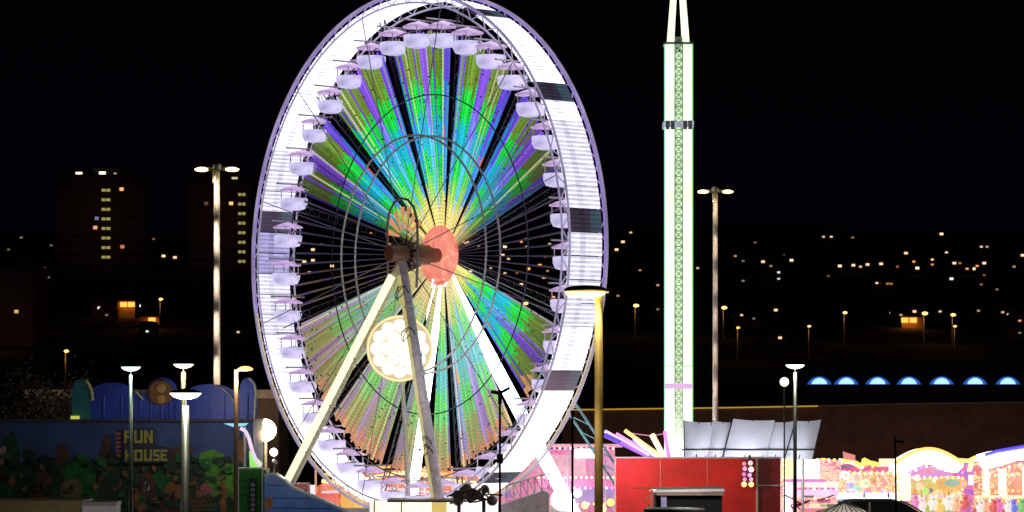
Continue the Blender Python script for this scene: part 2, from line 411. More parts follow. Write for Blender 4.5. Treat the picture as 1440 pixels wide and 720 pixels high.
# ------------------------------------------------------------------ drop tower
TX, TD = 953.5, 230
Bd = Board('drop_tower', 'very tall slim drop tower glowing mint white with a forked top', 'drop tower', TX, TD)
hw = 1.06; ztop = Bd.q(0, 64).z
b = MB()
for sx in (-1, 1):
    for sy in (-1, 1): b.cyl((sx * .3, sy * .9, 0), (sx * .3, sy * .9, ztop), .06, n=6)
n = 62
for i in range(n):
    z0, z1 = ztop * i / n, ztop * (i + 1) / n
    for sy in (-.9, .9):
        b.cyl((-.3, sy, z0), (.3, sy, z1), .045, n=4); b.cyl((.3, sy, z0), (-.3, sy, z1), .045, n=4); b.cyl((-.3, sy, z1), (.3, sy, z1), .06, n=4)
mast = b.obj('lattice_mast', em((120, 160, 115), .6, .4, 2), Bd.root)
lt = em((230, 255, 210), 1.45, .16, .5)
lb = em((185, 215, 170), .75, .35, 1.3)
MB().box((0, .25, ztop / 2), (.5, .06, ztop - 1)).obj('back_panel', lb, Bd.root)
secs = 6
for sx in (-1, 1):
    for s_ in range(secs):
        z0, z1 = ztop * s_ / secs + .04, ztop * (s_ + 1) / secs - .04
        cm = em((255, 250, 255), 1.6) if s_ == 0 else lt
        MB().box((sx * .69, 0, (z0 + z1) / 2), (.74, 1.8, z1 - z0)).obj('light_column', cm, Bd.root)
MB().cyl((1.12, -.8, 5), (1.12, -.8, ztop), .05, n=6).obj('edge_glow', em((60, 190, 40), 1.), Bd.root)  # green tube put in for the halo along the column's edge
MB().cyl((-1.12, -.8, 5), (-1.12, -.8, ztop), .04, n=6).obj('edge_glow', em((120, 220, 190), 1.), Bd.root)
MB().box((0, 0, ztop + .08), (2.4, 2.1, .16)).box((0, 0, ztop + .4), (.9, .9, .5)).obj('top_plate', steel, Bd.root)
for sx in (-1, 1):
    b = MB()
    for sy in (-.6, .6): b.cyl((sx * .62, sy, ztop + .15), (sx * .12, sy * .2, ztop + 7.6), .27, .2, 8)
    b.obj('fork_tube', lt, Bd.root)
zc = Bd.q(0, 176).z
MB().box((0, -.95, zc), (2.3, .2, .5)).box((0, .95, zc), (2.3, .2, .5)).box((1.14, 0, zc), (.14, 2.1, .5)).box((-1.14, 0, zc), (.14, 2.1, .5)).obj('passenger_car', em((185, 190, 215), .6, .3, 2), Bd.root)  # slight emission brightens the car, which is no lamp
b = MB()
for sx in (-.9, -.5, .5, .9): b.box((sx, -1.2, zc - .1), (.3, .3, .7))
b.obj('seat', mat('seat_grey', (.3, .32, .38), .5), Bd.root)
zc = Bd.q(0, 543).z
MB().box((0, -.98, zc), (2.2, .12, .45)).obj('collar', em((228, 175, 235), .85), Bd.root)
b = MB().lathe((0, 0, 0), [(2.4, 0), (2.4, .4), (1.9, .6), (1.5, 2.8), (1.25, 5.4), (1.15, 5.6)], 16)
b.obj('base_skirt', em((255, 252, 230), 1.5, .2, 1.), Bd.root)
add_light((0, -3.2, 6.4), 700, (1, .97, .95), .5, Bd.root)

# ------------------------------------------------------------------ street lighting
def saucer(label, px, py, D, wpx, rgb, s, polepx, light=40, cap=True, group='saucer topped park lamps', name='park_lamp', pole_m=None):
    Bd = Board(name, label, 'street lamp', px, D, group); c = Bd.q(px, py); r = wpx * Bd.k / 2; pr = polepx * Bd.k / 2
    MB().cyl((0, 0, 0), (0, 0, c.z - r * .75), pr * 1.15, pr, 14).cyl((0, 0, 0), (0, 0, .9), pr * 1.7, n=14).obj('pole', pole_m or steel, Bd.root, True)
    MB().cyl((0, 0, c.z - r * .75), (0, 0, c.z - r * .1), pr * .35, n=8).obj('stem', dark, Bd.root)
    MB().lathe((0, 0, c.z), [(r * .32, -r * .34), (r * .75, -r * .2), (r * .98, r * .0), (r, r * .05)], 24).obj('diffuser', em(rgb, s), Bd.root, True)
    if cap: MB().lathe((0, 0, c.z + r * .06), [(r * 1.04, 0), (r * .95, r * .1), (r * .5, r * .24), (r * .1, r * .3)], 24).obj('hood', dark, Bd.root, True)
    if light:
        add_light((0, -r * .5, c.z - r * .5), light, lin(rgb), .08, Bd.root)
    return Bd
saucer('slim park lamp with small cool white head at left of the fun house sign', 184, 517, 110, 27, (215, 255, 235), 6, 5, 28)
saucer('yellow park lamp seen just above the biggest saucer lamp by the fun house', 258, 513, 112, 28, (255, 240, 150), 8, 7, 60, cap=False)
saucer('biggest and nearest saucer lamp with white head in front of the fun house', 261, 554, 70, 44, (255, 255, 225), 7, 10, 26)
saucer('park lamp with cream white head in front of the white slanting sails', 1118, 514, 115, 26, (245, 255, 225), 7, 5, 30)
# bare globe
Bd = Board('globe_lamp', 'small pale green globe lamp just left of the cream park lamp at the sails', 'street lamp', 1103, 190); c = Bd.q(1103, 537)
MB().ball(c, .3).obj('globe', em((225, 255, 190), 3), Bd.root, True); MB().cyl((0, 0, 0), (0, 0, c.z - .25), .05, n=8).obj('pole', dark, Bd.root)
# orange arm lamp
Bd = Board('arm_lamp', 'peach lamp post with one short orange head before the right end of the fun house', 'street lamp', 332, 130); c = Bd.q(332, 520)
MB().cyl((0, 0, 0), (0, 0, c.z), .12, .1, 12).cyl((0, 0, c.z - .05), (.3, 0, c.z + .02), .06, n=8).obj('pole', mat('peach_pole', (.6, .5, .4), .5), Bd.root)
MB().lathe((.42, 0, c.z + .02), [(.1, -.08), (.3, -.05), (.36, .02), (.2, .12), (.05, .14)], 16).obj('lamp_head', em((255, 175, 95), 3.2), Bd.root, True)
add_light((.1, -.45, c.z - .35), 150, (1, .62, .35), .1, Bd.root)
# near yellow lamp in front of the wheel
Bd = Board('arm_lamp', 'tall yellow lamp with flat brown hooded head in front of the big wheel rim', 'street lamp', 842, 50); c = Bd.q(842, 412)
MB().cyl((0, 0, 0), (0, 0, c.z - .02), .085, .07, 16).cyl((0, 0, 0), (0, 0, 1), .14, n=16).obj('pole', mat('ochre_pole', (.55, .45, .25), .5), Bd.root, True)
b = MB(); b.lathe((-.235, 0, c.z + .035), [(.37, 0), (.36, .05), (.25, .085), (.05, .1)], 24); b.obj('hood', mat('brown_hood', (.12, .07, .02), .5), Bd.root, True)
MB().lathe((-.235, 0, c.z - .02), [(.2, -.055), (.32, -.02), (.36, .03), (.35, .04)], 24).obj('diffuser', em((255, 222, 120), 4), Bd.root, True)
add_light((-.12, -.3, c.z - .35), 26, (1, .76, .33), .05, Bd.root)
add_light((-.4, -.5, c.z - 2.2), 12, (1, .7, .3), .05, Bd.root)
# tall twin headed masts
def mastlamp(label, px, py, D, col, en):
    Bd = Board('mast_lamp', label, 'street lamp', px, D, 'tall twin headed masts'); c = Bd.q(px, py)
    MB().cyl((0, 0, 0), (0, 0, c.z), .24, .19, 14).obj('mast', mat('mast_peach', (.66, .58, .52), .5), Bd.root, True)
    MB().box((0, 0, c.z + .12), (1.5, .3, .2)).lathe((0, 0, c.z + .1), [(.3, 0), (.3, .25), (.15, .38)], 12).obj('crossarm', steel, Bd.root)
    for sx in (-1, 1):
        MB().lathe((sx * .98, 0, c.z + .05), [(.2, -.1), (.42, -.04), (.46, .06), (.2, .16)], 14).obj('lamp_head', em(col, 5), Bd.root, True)
    MB().cyl((-.12, -.22, c.z - .05), (-.12, -.22, c.z - .8), .13, n=8).obj('junction_box', cream, Bd.root)
    n = 6
    for i in range(n):
        add_light((-.25, -1.5, c.z - .9 - 2.9 * i), en * (1.0 if i < 2 else .6), lin((255, 232, 205)), .2, Bd.root, 'SPOT', (R(75), 0, R(-10)), R(80))  # unseen spots added down the mast to brighten its shaft
mastlamp('tall peach mast with two glowing heads rising behind the fun house', 305, 240, 184, (255, 240, 150), 380)
mastlamp('tall thin mast with two glowing heads between drop tower and dark hills', 1006, 271, 228, (255, 225, 140), 130)
# warm ball of light left of the wheel foot
Bd = Board('floodlight', 'dazzling orange white flood lamp at left of the big wheel foot', 'floodlight', 373, 184); c = Bd.q(373, 605)
MB().cyl((0, .3, 0), (0, .3, c.z), .1, n=10).obj('pole', steel, Bd.root)
MB().ball(c, .72, 20).obj('lamp_head', em((255, 236, 170), 14), Bd.root, True)
add_light(c + V((.0, -1.3, -.3)), 650, (1, .6, .28), .4, Bd.root)
Bd = Board('globe_lamp', 'small white round lamp just below the dazzling orange flood lamp', 'lamp', 385, 183); c = Bd.q(385, 636)
MB().cyl((0, .2, 0), (0, .2, c.z), .05, n=8).obj('pole', steel, Bd.root)
MB().ball(c, .26).obj('globe', em((255, 240, 235), 4), Bd.root, True)
MB().ball(c - V((0, 0, .65)), .2).obj('reflector', mat('chrome', (.5, .45, .45), .15, 1), Bd.root, True)

# orange street lamps on the hill roads
def solve(px, py, off):
    lo, hi = 425, 1900
    for _ in range(50):
        m = (lo + hi) / 2; y = 560 - F * (terr((px - 720) * m / F, m) + off - H) / m
        if y > py: lo = m
        else: hi = m
    return lo
road = [(20, 420, 'beside the dark brown block at the far left edge', 2.2), (225, 421, 'right of the orange lit yard', 1.2), (92, 494, 'low above the left end of the fun house', 1.4), (411, 421, 'just inside the left rim of the big wheel', 1.3),
        (490, 466, 'seen through the lower left of the big wheel', 1.5), (738, 427, 'seen through the right of the big wheel', 1.4), (752, 518, 'seen low through the right of the big wheel', 1.), (893, 430, 'midway between wheel and drop tower', 1.6), (1017, 433, 'just right of the thin tall mast', 1.6),
        (1037, 461, 'lower down right of the thin tall mast', 1.), (1137, 459, 'above the cream park lamp', 1.), (1187, 440, 'standing alone above the blue lit arches', 1.3),
        (1299, 441, 'at the right end of the orange lit wall', 1.7), (1339, 443, 'upper one of a stacked pair on the right hill', 1.5), (1342, 459, 'lower one of a stacked pair on the right hill', 1.), (1268, 511, 'just above the third blue lit arch', 1.6), (1405, 514, 'just above the last blue lit arches at right', .9)]
for px, py, where, sz in road:
    h = 6.5; D = solve(px, py, h); x = (px - 720) * D / F; z = terr(x, D); k = D / F
    t = thing('street_lamp', 'sodium orange street lamp ' + where, 'street lamp', (x, D, z), 0, 'orange street lamps on the dark hillside')
    MB().cyl((0, 0, -1), (0, 0, h - .1), .16, .12, 8).cyl((0, 0, h - .1), (1.2 * k * 4, 0, h + .15), .1, n=6).obj('pole', mat('pole_grey', (.4, .38, .35), .6), t)
    MB().lathe((1.0 * sz * k, 0, h), [(.8 * sz * k, -1.2 * sz * k), (2.4 * sz * k, -.6 * sz * k), (2.4 * sz * k, .9 * sz * k), (.7 * sz * k, 1.6 * sz * k)], 10).obj('lamp_head', em((255, 188, 105), 3), t, True)
    add_light((.4, -1.2, h - 1.2), 45 * sz, (1, .42, .1), .3, t)

# ------------------------------------------------------------------ houses on the hill, one per lit window or pair
W, O_, C_ = (255, 205, 160), (255, 165, 95), (225, 235, 230)
L = [(30,334,.15,W),(28,364,.8,W),(37,366,.6,W),(72,345,.12,W),(62,377,.12,W),(12,351,.1,W),(209,360,.8,W),(230,360,1,W),(246,362,.8,W),(216,336,.1,W),(60,420,.6,W),(68,390,.1,C_),
 (140,433,1,C_),(195,430,1.2,C_),(207,466,.7,C_),(335,467,.6,W),(150,443,.15,W),(420,345,.3,O_),(440,351,.9,W),(452,344,.3,C_),(424,357,.5,W),(428,368,.9,W),(440,366,.8,W),(467,374,1,W),
 (435,383,.6,W),(405,374,.8,W),(522,328,.6,O_),(548,343,.4,O_),(653,341,1,W),(659,341,1,W),(673,346,.15,W),(710,347,1,W),(707,359,.9,W),(715,364,.6,W),(733,340,.6,O_),(740,336,.25,W),
 (740,347,.3,W),(773,343,.5,W),(767,361,.2,O_),(759,373,.9,O_),(782,363,1.3,O_),(743,378,1,O_),(770,381,.3,O_),(783,375,1,O_),(765,390,.8,W),(733,400,.8,W),(778,418,.8,O_),(662,381,.9,W),(690,377,.3,W),
 (710,384,.5,W),(727,384,.15,O_),(797,357,.4,W),(720,465,1,W),(735,464,1,W),(700,465,1.3,W),(867,351,.8,W),(876,340,.8,W),(887,327,.5,W),(900,380,.3,O_),(925,401,.35,W),(869,416,.25,W),(925,435,.15,W),(854,411,.6,W),(981,377,.5,W),
 (1043,443,.7,W),(1060,448,.12,C_),(1034,360,.4,O_),(1048,360,.25,W),(1045,367,.12,C_),(1073,368,.8,W),(1084,374,.2,W),(1101,359,.3,O_),(1113,366,1,W),(1095,383,.7,C_),(1095,392,.5,C_),(1045,395,.15,C_),(1091,436,.8,W),(1097,475,.8,W),
 (1158,333,.5,W),(1169,333,.6,W),(1199,334,.15,W),(1062,341,.1,W),(1181,374,1,W),(1200,373,.8,W),(1210,375,.6,W),(1220,372,.8,W),(1239,371,.9,W),(1262,375,.2,O_),(1165,388,.12,O_),(1274,356,.8,W),(1285,368,.7,O_),(1290,377,1.4,W),
 (1311,365,.7,W),(1311,372,.5,O_),(1324,329,.9,W),(1331,355,.7,W),(1342,370,.8,W),(1350,370,.2,W),(1338,392,.8,C_),(1380,347,.6,W),(1388,347,.35,W),(1384,370,.9,W),(1374,374,.7,O_),(1369,378,1.3,W),(1360,378,.7,O_),
 (1438,359,.9,W),(1426,375,.3,W),(1384,387,.15,O_),(1380,400,.2,O_),(1402,407,.15,W),(1233,398,.7,W),(1248,399,.3,O_),(1253,399,.3,O_),(1253,440,.6,W),(1286,438,.8,W),(1267,443,.4,W),(1322,438,.6,W),(1376,437,.3,W),(1410,439,.5,W),
 (1418,442,.6,W),(1427,441,.9,O_),(1434,451,.6,O_),(1434,468,.15,W),(1438,543,1,O_),(325,286,1,O_)]
groups = []
for l in L[:-1]:
    for gp in groups:
        if any(abs(l[0] - q[0]) < 13 and abs(l[1] - q[1]) < 10 for q in gp): gp.append(l); break
    else: groups.append([l])
zones = [(0, 270, 'left of the tall mast'), (270, 600, "behind the wheel's left half"), (600, 802, "behind the wheel's right half"),
         (802, 960, 'between wheel and tower'), (960, 1130, 'just right of the tower'), (1130, 1300, 'above the leftmost arches'), (1300, 1500, 'above the rightmost arches')]
rows = [(0, 357, 'highest row'), (357, 381, 'second row'), (381, 425, 'middle row'), (425, 900, 'lowest row')]
ORD = ['first', 'second', 'third', 'fourth', 'fifth', 'sixth', 'seventh', 'eighth', 'ninth', 'tenth', 'eleventh', 'twelfth', 'thirteenth', 'fourteenth', 'fifteenth']
bins = {}
for gp in groups:
    cx_ = sum(q[0] for q in gp) / len(gp); cy_ = sum(q[1] for q in gp) / len(gp)
    zi = [i for i, z in enumerate(zones) if z[0] <= cx_ < z[1]][0]; ri = [i for i, z in enumerate(rows) if z[0] <= cy_ < z[1]][0]
    bins.setdefault((zi, ri), []).append((cx_, gp))
hm = mat('house_render', (.16, .13, .11), .9, 0, .3, .5); rm = mat('roof_tile', (.06, .035, .03), .9, 0, .3, 1)
for (zi, ri), lst in bins.items():
    lst.sort(key=lambda q: q[0])
    for n_, (cx_, gp) in enumerate(lst):
        low = max(gp, key=lambda q: q[1]); D = solve(low[0], low[1], 2.0); k = D / F
        x = (cx_ - 720) * k; x0 = (min(q[0] for q in gp) - 720) * k - 1.8; x1 = (max(q[0] for q in gp) - 720) * k + 1.8
        z0 = terr((low[0] - 720) * k, D); ztop_ = H + (560 - min(q[1] for q in gp)) * k + 1.1
        pos = '' if len(lst) == 1 else ORD[n_] + ' '
        nw = {1: 'lit window', 2: 'two lit windows'}.get(len(gp), 'several lit windows')
        t = thing('house', 'dark house with %s, %sin the %s %s' % (nw, pos, rows[ri][2], zones[zi][2]), 'house', (x, D, z0 - 1), 0, 'houses with lit windows on the dark hillside')
        hh = ztop_ - z0 + 1; wd = x1 - x0; xc = (x0 + x1) / 2 - x
        MB().box((xc, 3, hh / 2), (wd, 6, hh)).obj('wall', hm, t)
        MB().prism([(xc - wd / 2 - .3, hh), (xc + wd / 2 + .3, hh), (xc + wd / 2 - .6, hh + 1.1), (xc - wd / 2 + .6, hh + 1.1)], -.3, 6.3).obj('roof', rm, t)
        for q in gp:
            s = q[2]; wz = 4.9 if s > .7 else 3.8; hz_ = 3.2 if s > .7 else 2.4
            p = P(q[0], q[1], D)
            MB().box((p.x - x, -.05, p.z - z0 + 1), (wz * k, .12, hz_ * k)).obj('window', em(q[3], round(1.7 * s, 2)), t)

# orange lit yard and wall
def lit_block(label, x0, y0, x1, y1, D, rgb, en, lx):
    k = D / F; z0 = terr((x0 - 720) * k, D); xc = ((x0 + x1) / 2 - 720) * k; zt = H + (560 - y0) * k
    t = thing('shed', label, 'shed', (xc, D, z0 - 1), 0)
    MB().box((0, 4, (zt - z0 + 1) / 2), ((x1 - x0) * k, 8, zt - z0 + 1)).obj('wall', mat('ochre_wall', (.4, .25, .15), .9), t)
    MB().box((0, 4, zt - z0 + 1.15), ((x1 - x0) * k + .8, 8.8, .3)).obj('roof', rm, t)
    for l in lx:
        add_light(((l - 720) * k - xc, -2.2, zt - z0 - .6), en, (1, .35, .06), .4, t)
        MB().box(((l - 720) * k - xc, -.4, zt - z0 + .3), (1.5, .7, 1.1)).obj('wall_lamp', em((255, 150, 60), 2.4), t)
lit_block('long shed wall lit deep orange on the hill above the blue lit arches', 1268, 446, 1298, 460, solve(1283, 459, .4), 0, 60, (1272, 1284))
lit_block('small yard shed lit orange left of the tall peach mast', 165, 424, 190, 445, solve(178, 445, .4), 0, 35, (174, 185))
lit_block('dim brown shed below the orange yard left of the tall peach mast', 196, 446, 224, 460, solve(210, 460, .4), 0, 60, (214,))

# tower blocks
def block(label, x0, x1, ytop, ybot, D, cols, extra, roofl):
    k = D / F; cxm = ((x0 + x1) / 2 - 720) * k; z0 = terr(cxm, D) - 4; zt = H + (560 - ytop) * k; W_ = (x1 - x0) * k
    t = thing('tower_block', label, 'tower block', (cxm, D, z0))
    wallm = mat('block_concrete', (.2, .15, .12), .9, 0, .2, .3)
    MB().box((0, 8, (zt - z0) / 2), (W_, 16, zt - z0)).obj('wall', wallm, t)
    MB().box((0, 8, zt - z0 + .4), (W_ + 1, 17, .8)).box((W_ * .05, 8, zt - z0 + 1.8), (W_ * .3, 6, 2.4)).obj('roof', mat('roof_felt', (.08, .07, .06), .9), t)
    st = 13.4 * k; n = int((zt - z0) / st)
    for i in range(n):
        for sx in (-.34, .34): MB().box((W_ * sx, -.35, zt - z0 - st * (i + .9)), (W_ * .26, .7, .9)).obj('balcony', mat('balcony_brown', (.25, .16, .1), .9), t)
    for (px, ya, cnt, ww) in cols:
        for i in range(cnt):
            p = P(px, ya + 13.45 * i, D)
            o = MB().box((p.x - cxm, -.04, p.z - z0), (ww * k, .1, 3.8 * k)).obj('window', em((195, 185, 105), .6), t)
            MB().box((p.x - cxm, -.1, p.z - z0), (.25, .05, 3.9 * k)).obj('mullion', dark, o)
    for (px, py, s, rgb) in extra:
        p = P(px, py, D); MB().box((p.x - cxm, -.04, p.z - z0), (5.5 * k, .1, 4.5 * k)).obj('window', em(rgb, s), t)
    for (px, py, w_, s) in roofl:
        p = P(px, py, D); MB().box((p.x - cxm, 0, p.z - z0), (w_ * k, .6, 4 * k)).cyl((p.x - cxm, 0, zt - z0), (p.x - cxm, 0, p.z - z0), .15, n=6).obj('roof_lamp', em((255, 240, 190), s), t)
    add_light((0, -14, zt - z0 - 12), 110, (1, .4, .2), 1, t, name='street_glow')
block('dark tower block with a column of eight lit stair windows at the far left', 78, 203, 249, 390, 850, [(149, 267.5, 8, 12)],
      [(171, 266, 1.2, (255, 180, 120)), (134, 320, 1., (255, 170, 130)), (172, 347, .6, (255, 150, 110)), (136, 307, .3, (180, 200, 255))], [(111, 244, 9, 2), (144, 243.5, 9, 2.5), (162, 245, 4, .4)])
block('dark tower block with lit stair windows beside the left rim of the big wheel', 266, 352, 256, 390, 860, [(340, 273.5, 8, 10)],
      [(325, 286, 1.3, (255, 190, 110)), (290, 286, .1, (255, 200, 140))], [(330, 251, 8, .6)])
block('small flat block with four bright windows high on the right hillside', 1388, 1424, 340, 380, 1500, [], 
      [(1407, 346, 1.2, W), (1407, 353.5, .8, W), (1407, 361, 1., W), (1397, 353.5, .9, W), (1397, 361, .7, W), (1412, 347, 1, W)], [])
block('dim brown building at the far left edge under an orange street lamp', -20, 50, 379, 470, 600, [], [(23, 438, .8, (255, 190, 120))], [])

# ------------------------------------------------------------------ buildings just behind the fair
D = 345; Bd = Board('shopping_hall', 'long dark hall with a row of blue lit half round windows on the right', 'building', 1290, D)
Bd.rect('wall', 1122, 518, 1560, 690, 0, 14, mat('hall_cladding', (.05, .04, .045), .8))
Bd.poly('roof', [(1112, 519), (1570, 519), (1560, 506), (1180, 505)], -.8, 16, mat('hall_roof', (.04, .035, .035), .8))
for i, px in enumerate([1152, 1190, 1234, 1278, 1324, 1371, 1417, 1462]):
    pts = [(px + 17 * cos(t), 540.5 - 11 * sin(t) ** 1.5) for t in [pi * j / 14 for j in range(15)]]
    wn = Bd.poly('arch_window', pts, -.12, .1, em((30, 95, 205), .8))
    Bd.poly('inner_pane', [(px + 11 * cos(t), 540 - 8.5 * sin(t) ** 1.4) for t in [pi * j / 12 for j in range(13)]], -.2, .06, em((175, 230, 255), 1.25), wn)
    Bd.rect('sill', px - 18, 541, px + 18, 543, -.5, .5, mat('sill', (.1, .1, .12), .7), wn)
Bd = Board('retaining_wall', 'long brown retaining wall with a thin yellow light trail behind the white sails', 'wall', 1150, 300)
pts = [(790, 577.5), (1010, 574.5), (1240, 570), (1500, 566), (1500, 720), (790, 720)]
Bd.poly('wall', pts, 0, 1.2, mat('brown_wall', (.2, .12, .08), .9, 0, .35, .5))
Bd.tube('light_trail_tube', [(790, 576.5), (1010, 573.5), (1150, 571)], -.1, .075, em((190, 150, 50), .8))  # glowing tube stands in for the light trail of passing cars
Bd.tube('trail_line', [(1150, 571), (1240, 568.5), (1500, 564.5)], -.1, .05, cream)  # unlit tube carries the line of the light trail on
for x in (905, 1045, 1180, 1290, 1400): add_light(Bd.q(x, 655, -12), 140, (1, .5, .35), 1.2, Bd.root, name='fair_glow')
Bd = Board('station_building', 'long low building with a pale beige fascia behind the fun house', 'building', 220, 265)
Bd.rect('wall', 40, 560, 392, 700, 0, 12, mat('low_wall', (.14, .1, .08), .9))
Bd.rect('fascia', 36, 548, 396, 560, -.5, 12.5, mat('beige_fascia', (.4, .34, .28), .8))
for x in (70, 370): add_light(Bd.q(x, 575, -4), 200 if x > 100 else 60, (1, .7, .45), .4, Bd.root)

# trees behind the fun house
def tree(px, D, h, label):
    x = (px - 720) * D / F; t = thing('tree', label, 'tree', (x, D, 0), 0, 'dim trees behind the fun house')
    b = MB(); b.cyl((0, 0, 0), (0, 0, h * .55), .28, .16, 8)
    tips = []
    for i in range(11):
        a = i * 2.4; z0 = h * (.3 + .03 * i); e = V((cos(a) * h * .22, sin(a) * h * .22, z0 + h * .26)); b.cyl((0, 0, z0), e, .1, .04, 6); tips.append(e)
        for j in range(2):
            e2 = e + V((random.uniform(-1, 1), random.uniform(-1, 1), random.uniform(.4, 1.4))); b.cyl(e, e2, .05, .015, 5); tips.append(e2)
    b.obj('trunk', wood, t)
    c = MB()
    for i in range(1500):
        q = random.choice(tips) + V([random.gauss(0, .65) for _ in range(3)]); s = random.uniform(.1, .22)
        u = V([random.gauss(0, 1) for _ in range(3)]).normalized(); v_ = u.orthogonal().normalized(); w_ = u.cross(v_)
        c.face([q - v_ * s, q + w_ * s * .6, q + v_ * s, q - w_ * s * .6])
    c.obj('crown', mat('leaves', (.07, .06, .03), .8, 0, .5, 2), t)
for px, h, l in ((18, 12.5, 'leftmost dim brown tree at the left edge behind the fun house'), (52, 11.5, 'second dim tree from the left behind the fun house'), (86, 12, 'dim tree just left of the teal end of the fun house')):
    tree(px, 225, h, l)
add_light(P(50, 600, 214), 40, (1, .5, .25), .5, name='street_glow')

# ------------------------------------------------------------------ fun house
D = 175; Bd = Board('fun_house', 'wide two storey fun house with painted countryside front and blue scalloped crest', 'fun house', 170, D)
Bd.rect('wall', -22, 592, 356, 800, .1, 7, mat('mural_sky', (.06, .1, .24), .6, 0, .45, .45))
Bd.rect('ledge', -22, 589.5, 358, 592.5, -.5, 7, mat('ledge', (.09, .05, .045), .6))
def hump(x0, x1, yt, yb=590, n=16, sh=.5):
    c = (x0 + x1) / 2; r = (x1 - x0) / 2; h = yb - yt
    return [(x0, yb)] + [(c - r * cos(pi * i / n), yt + (1 - sin(pi * i / n) ** sh) * h * .6) for i in range(n + 1)] + [(x1, yb)]
blue = mat('crest_blue', (.035, .07, .48), .4, 0, .3, .8); teal = mat('crest_teal', (.03, .2, .2), .45, 0, .3)
Bd.poly('crest_panel', hump(101, 127, 533), 0.02, .25, teal)
for i, (a, b_, yt) in enumerate(((124, 190, 538), (180, 214, 552), (205, 248, 531), (246, 284, 553), (258, 330, 540), (335, 360, 531))):
    Bd.poly('crest_panel', hump(a, b_, yt), .3 + .12 * (i % 3), .1, blue)
for x in (146, 171, 198, 213, 228, 240, 275, 294, 315, 346): Bd.tube('crest_rib', [(x, 589), (x, 556)], .15, .035, mat('rib_blue', (.15, .2, .75), .4))
ym = mat('scroll_yellow', (.85, .8, .3), .45)
Bd.tube('scroll_trim', [(121, 535), (125, 540), (128, 547), (130, 555), (130, 563)], -.05, .1, ym)
Bd.tube('scroll_trim', [(191, 550), (196, 556), (202, 562)], -.05, .06, ym)
Bd.tube('scroll_trim', [(300, 541), (314, 547), (324, 556), (329, 566)], .1, .05, cream)
Bd.tube('scroll_trim', [(350, 532), (357, 540), (359, 552), (358, 572), (357, 590)], .1, .06, ym)
e_ = MB().lathe(Bd.q(226, 552), [(.1, .05), (.7, .04), (.78, 0), (.78, -.04)], 20, ax=AX).obj('round_badge', mat('badge_brown', (.3, .1, .02), .5), Bd.root)
MB().lathe(Bd.q(227, 546, -.1), [(.05, .04), (.28, .02), (.3, 0)], 14, ax=AX).lathe(Bd.q(227, 561, -.1), [(.05, .04), (.25, .02), (.27, 0)], 14, ax=AX).obj('badge_spot', mat('badge_gold', (.55, .35, .05), .5), e_)
MB().box(Bd.q(107, 587, -.4), (.5, .3, .2)).obj('spot_lamp', em((190, 200, 70), .9), Bd.root)
# painted countryside, thin boards screwed on the front
gm = mat('mural_green', (.015, .15, .025), .6, 0, .5, 1.2); lgm = mat('mural_lime', (.12, .34, .02), .6, 0, .5, 1.5); dg = mat('mural_dark', (.02, .05, .02), .6, 0, .5, 1)
br_ = mat('mural_brown', (.12, .045, .02), .6, 0, .5, 1.5); og = mat('mural_orange', (.3, .12, .03), .6, 0, .4, 2); tn = mat('mural_tan', (.2, .14, .06), .6, 0, .5, 2)
def blob(cx, cy, rx, ry, n=28, j=.12):
    p1, p2, p3 = [random.uniform(0, 6.3) for _ in range(3)]
    f_ = lambda t: 1 + j * (1.2 * sin(2 * t + p1) + .8 * sin(3 * t + p2) + .5 * sin(5 * t + p3))
    return [(cx + rx * cos(2 * pi * i / n) * f_(2 * pi * i / n), cy + ry * sin(2 * pi * i / n) * f_(2 * pi * i / n)) for i in range(n)]
mural = MB(); mur_m = []; mk = [0]
def mur(pts, m_):
    if m_ not in mur_m: mur_m.append(m_)
    y = .06 - .0015 * mk[0]; mk[0] += 1
    mural.prism(Bd.pl(pts), y, y + .001, mur_m.index(m_))
mur([(-22, 650), (20, 655), (60, 640), (100, 648), (140, 655), (200, 650), (262, 640), (300, 650), (352, 645), (352, 780), (-22, 780)], dg)
mur([(90, 690), (92, 655), (105, 645), (120, 642), (133, 655), (137, 690), (134, 708), (100, 705)], gm)
mur([(215, 668), (230, 660), (258, 662), (262, 680), (240, 690), (220, 685)], gm)
mur(blob(297, 642, 16, 10), lgm)
mur([(286, 645), (312, 640), (330, 655), (330, 700), (300, 700), (290, 690)], lgm)
mur([(5, 620), (20, 605), (28, 640), (30, 690), (28, 715), (0, 715)], mat('mural_fir', (.01, .09, .03), .6, 0, .5))
for cx_, cy_, rx, ry, m_ in ((88, 640, 11, 12, br_), (42, 645, 9, 12, dg), (150, 640, 9, 24, br_), (250, 640, 22, 12, br_), (341, 632, 9, 18, og), (62, 672, 10, 12, br_), (100, 688, 14, 16, tn), (17, 678, 5, 7, og), (245, 688, 13, 11, og),
                          (205, 690, 16, 22, br_), (318, 650, 14, 9, tn), (313, 700, 6, 24, og), (240, 712, 16, 12, br_), (280, 700, 14, 20, br_), (195, 712, 12, 14, tn), (50, 700, 14, 14, br_), (290, 688, 8, 9, mat('mural_pink', (.4, .1, .12), .6)), (206, 684, 4, 8, mat('mural_pale', (.4, .4, .5), .6)), (3, 640, 5, 14, mat('mural_skin', (.6, .35, .28), .6))):
    mur(blob(cx_, cy_, rx, ry), m_)
for y in (690, 697, 704, 711, 718): mur([(268, y), (300, y - 1), (300, y), (268, y + 1.2)], tn)
random.seed(5)
for i in range(150):
    x, y = random.uniform(-15, 345), random.uniform(655, 722); mur(blob(x, y, random.uniform(1.5, 6), random.uniform(1.5, 7), 12, .2), random.choice((dg, dg, br_, gm, tn, og, br_, dg)))
for i in range(40): x = random.uniform(-15, 350); mur(blob(x, random.uniform(640, 660), random.uniform(4, 9), random.uniform(3, 7), 14, .15), random.choice((dg, gm, dg, lgm if x > 285 else dg)))
mural.obj('mural', mur_m, Bd.root)
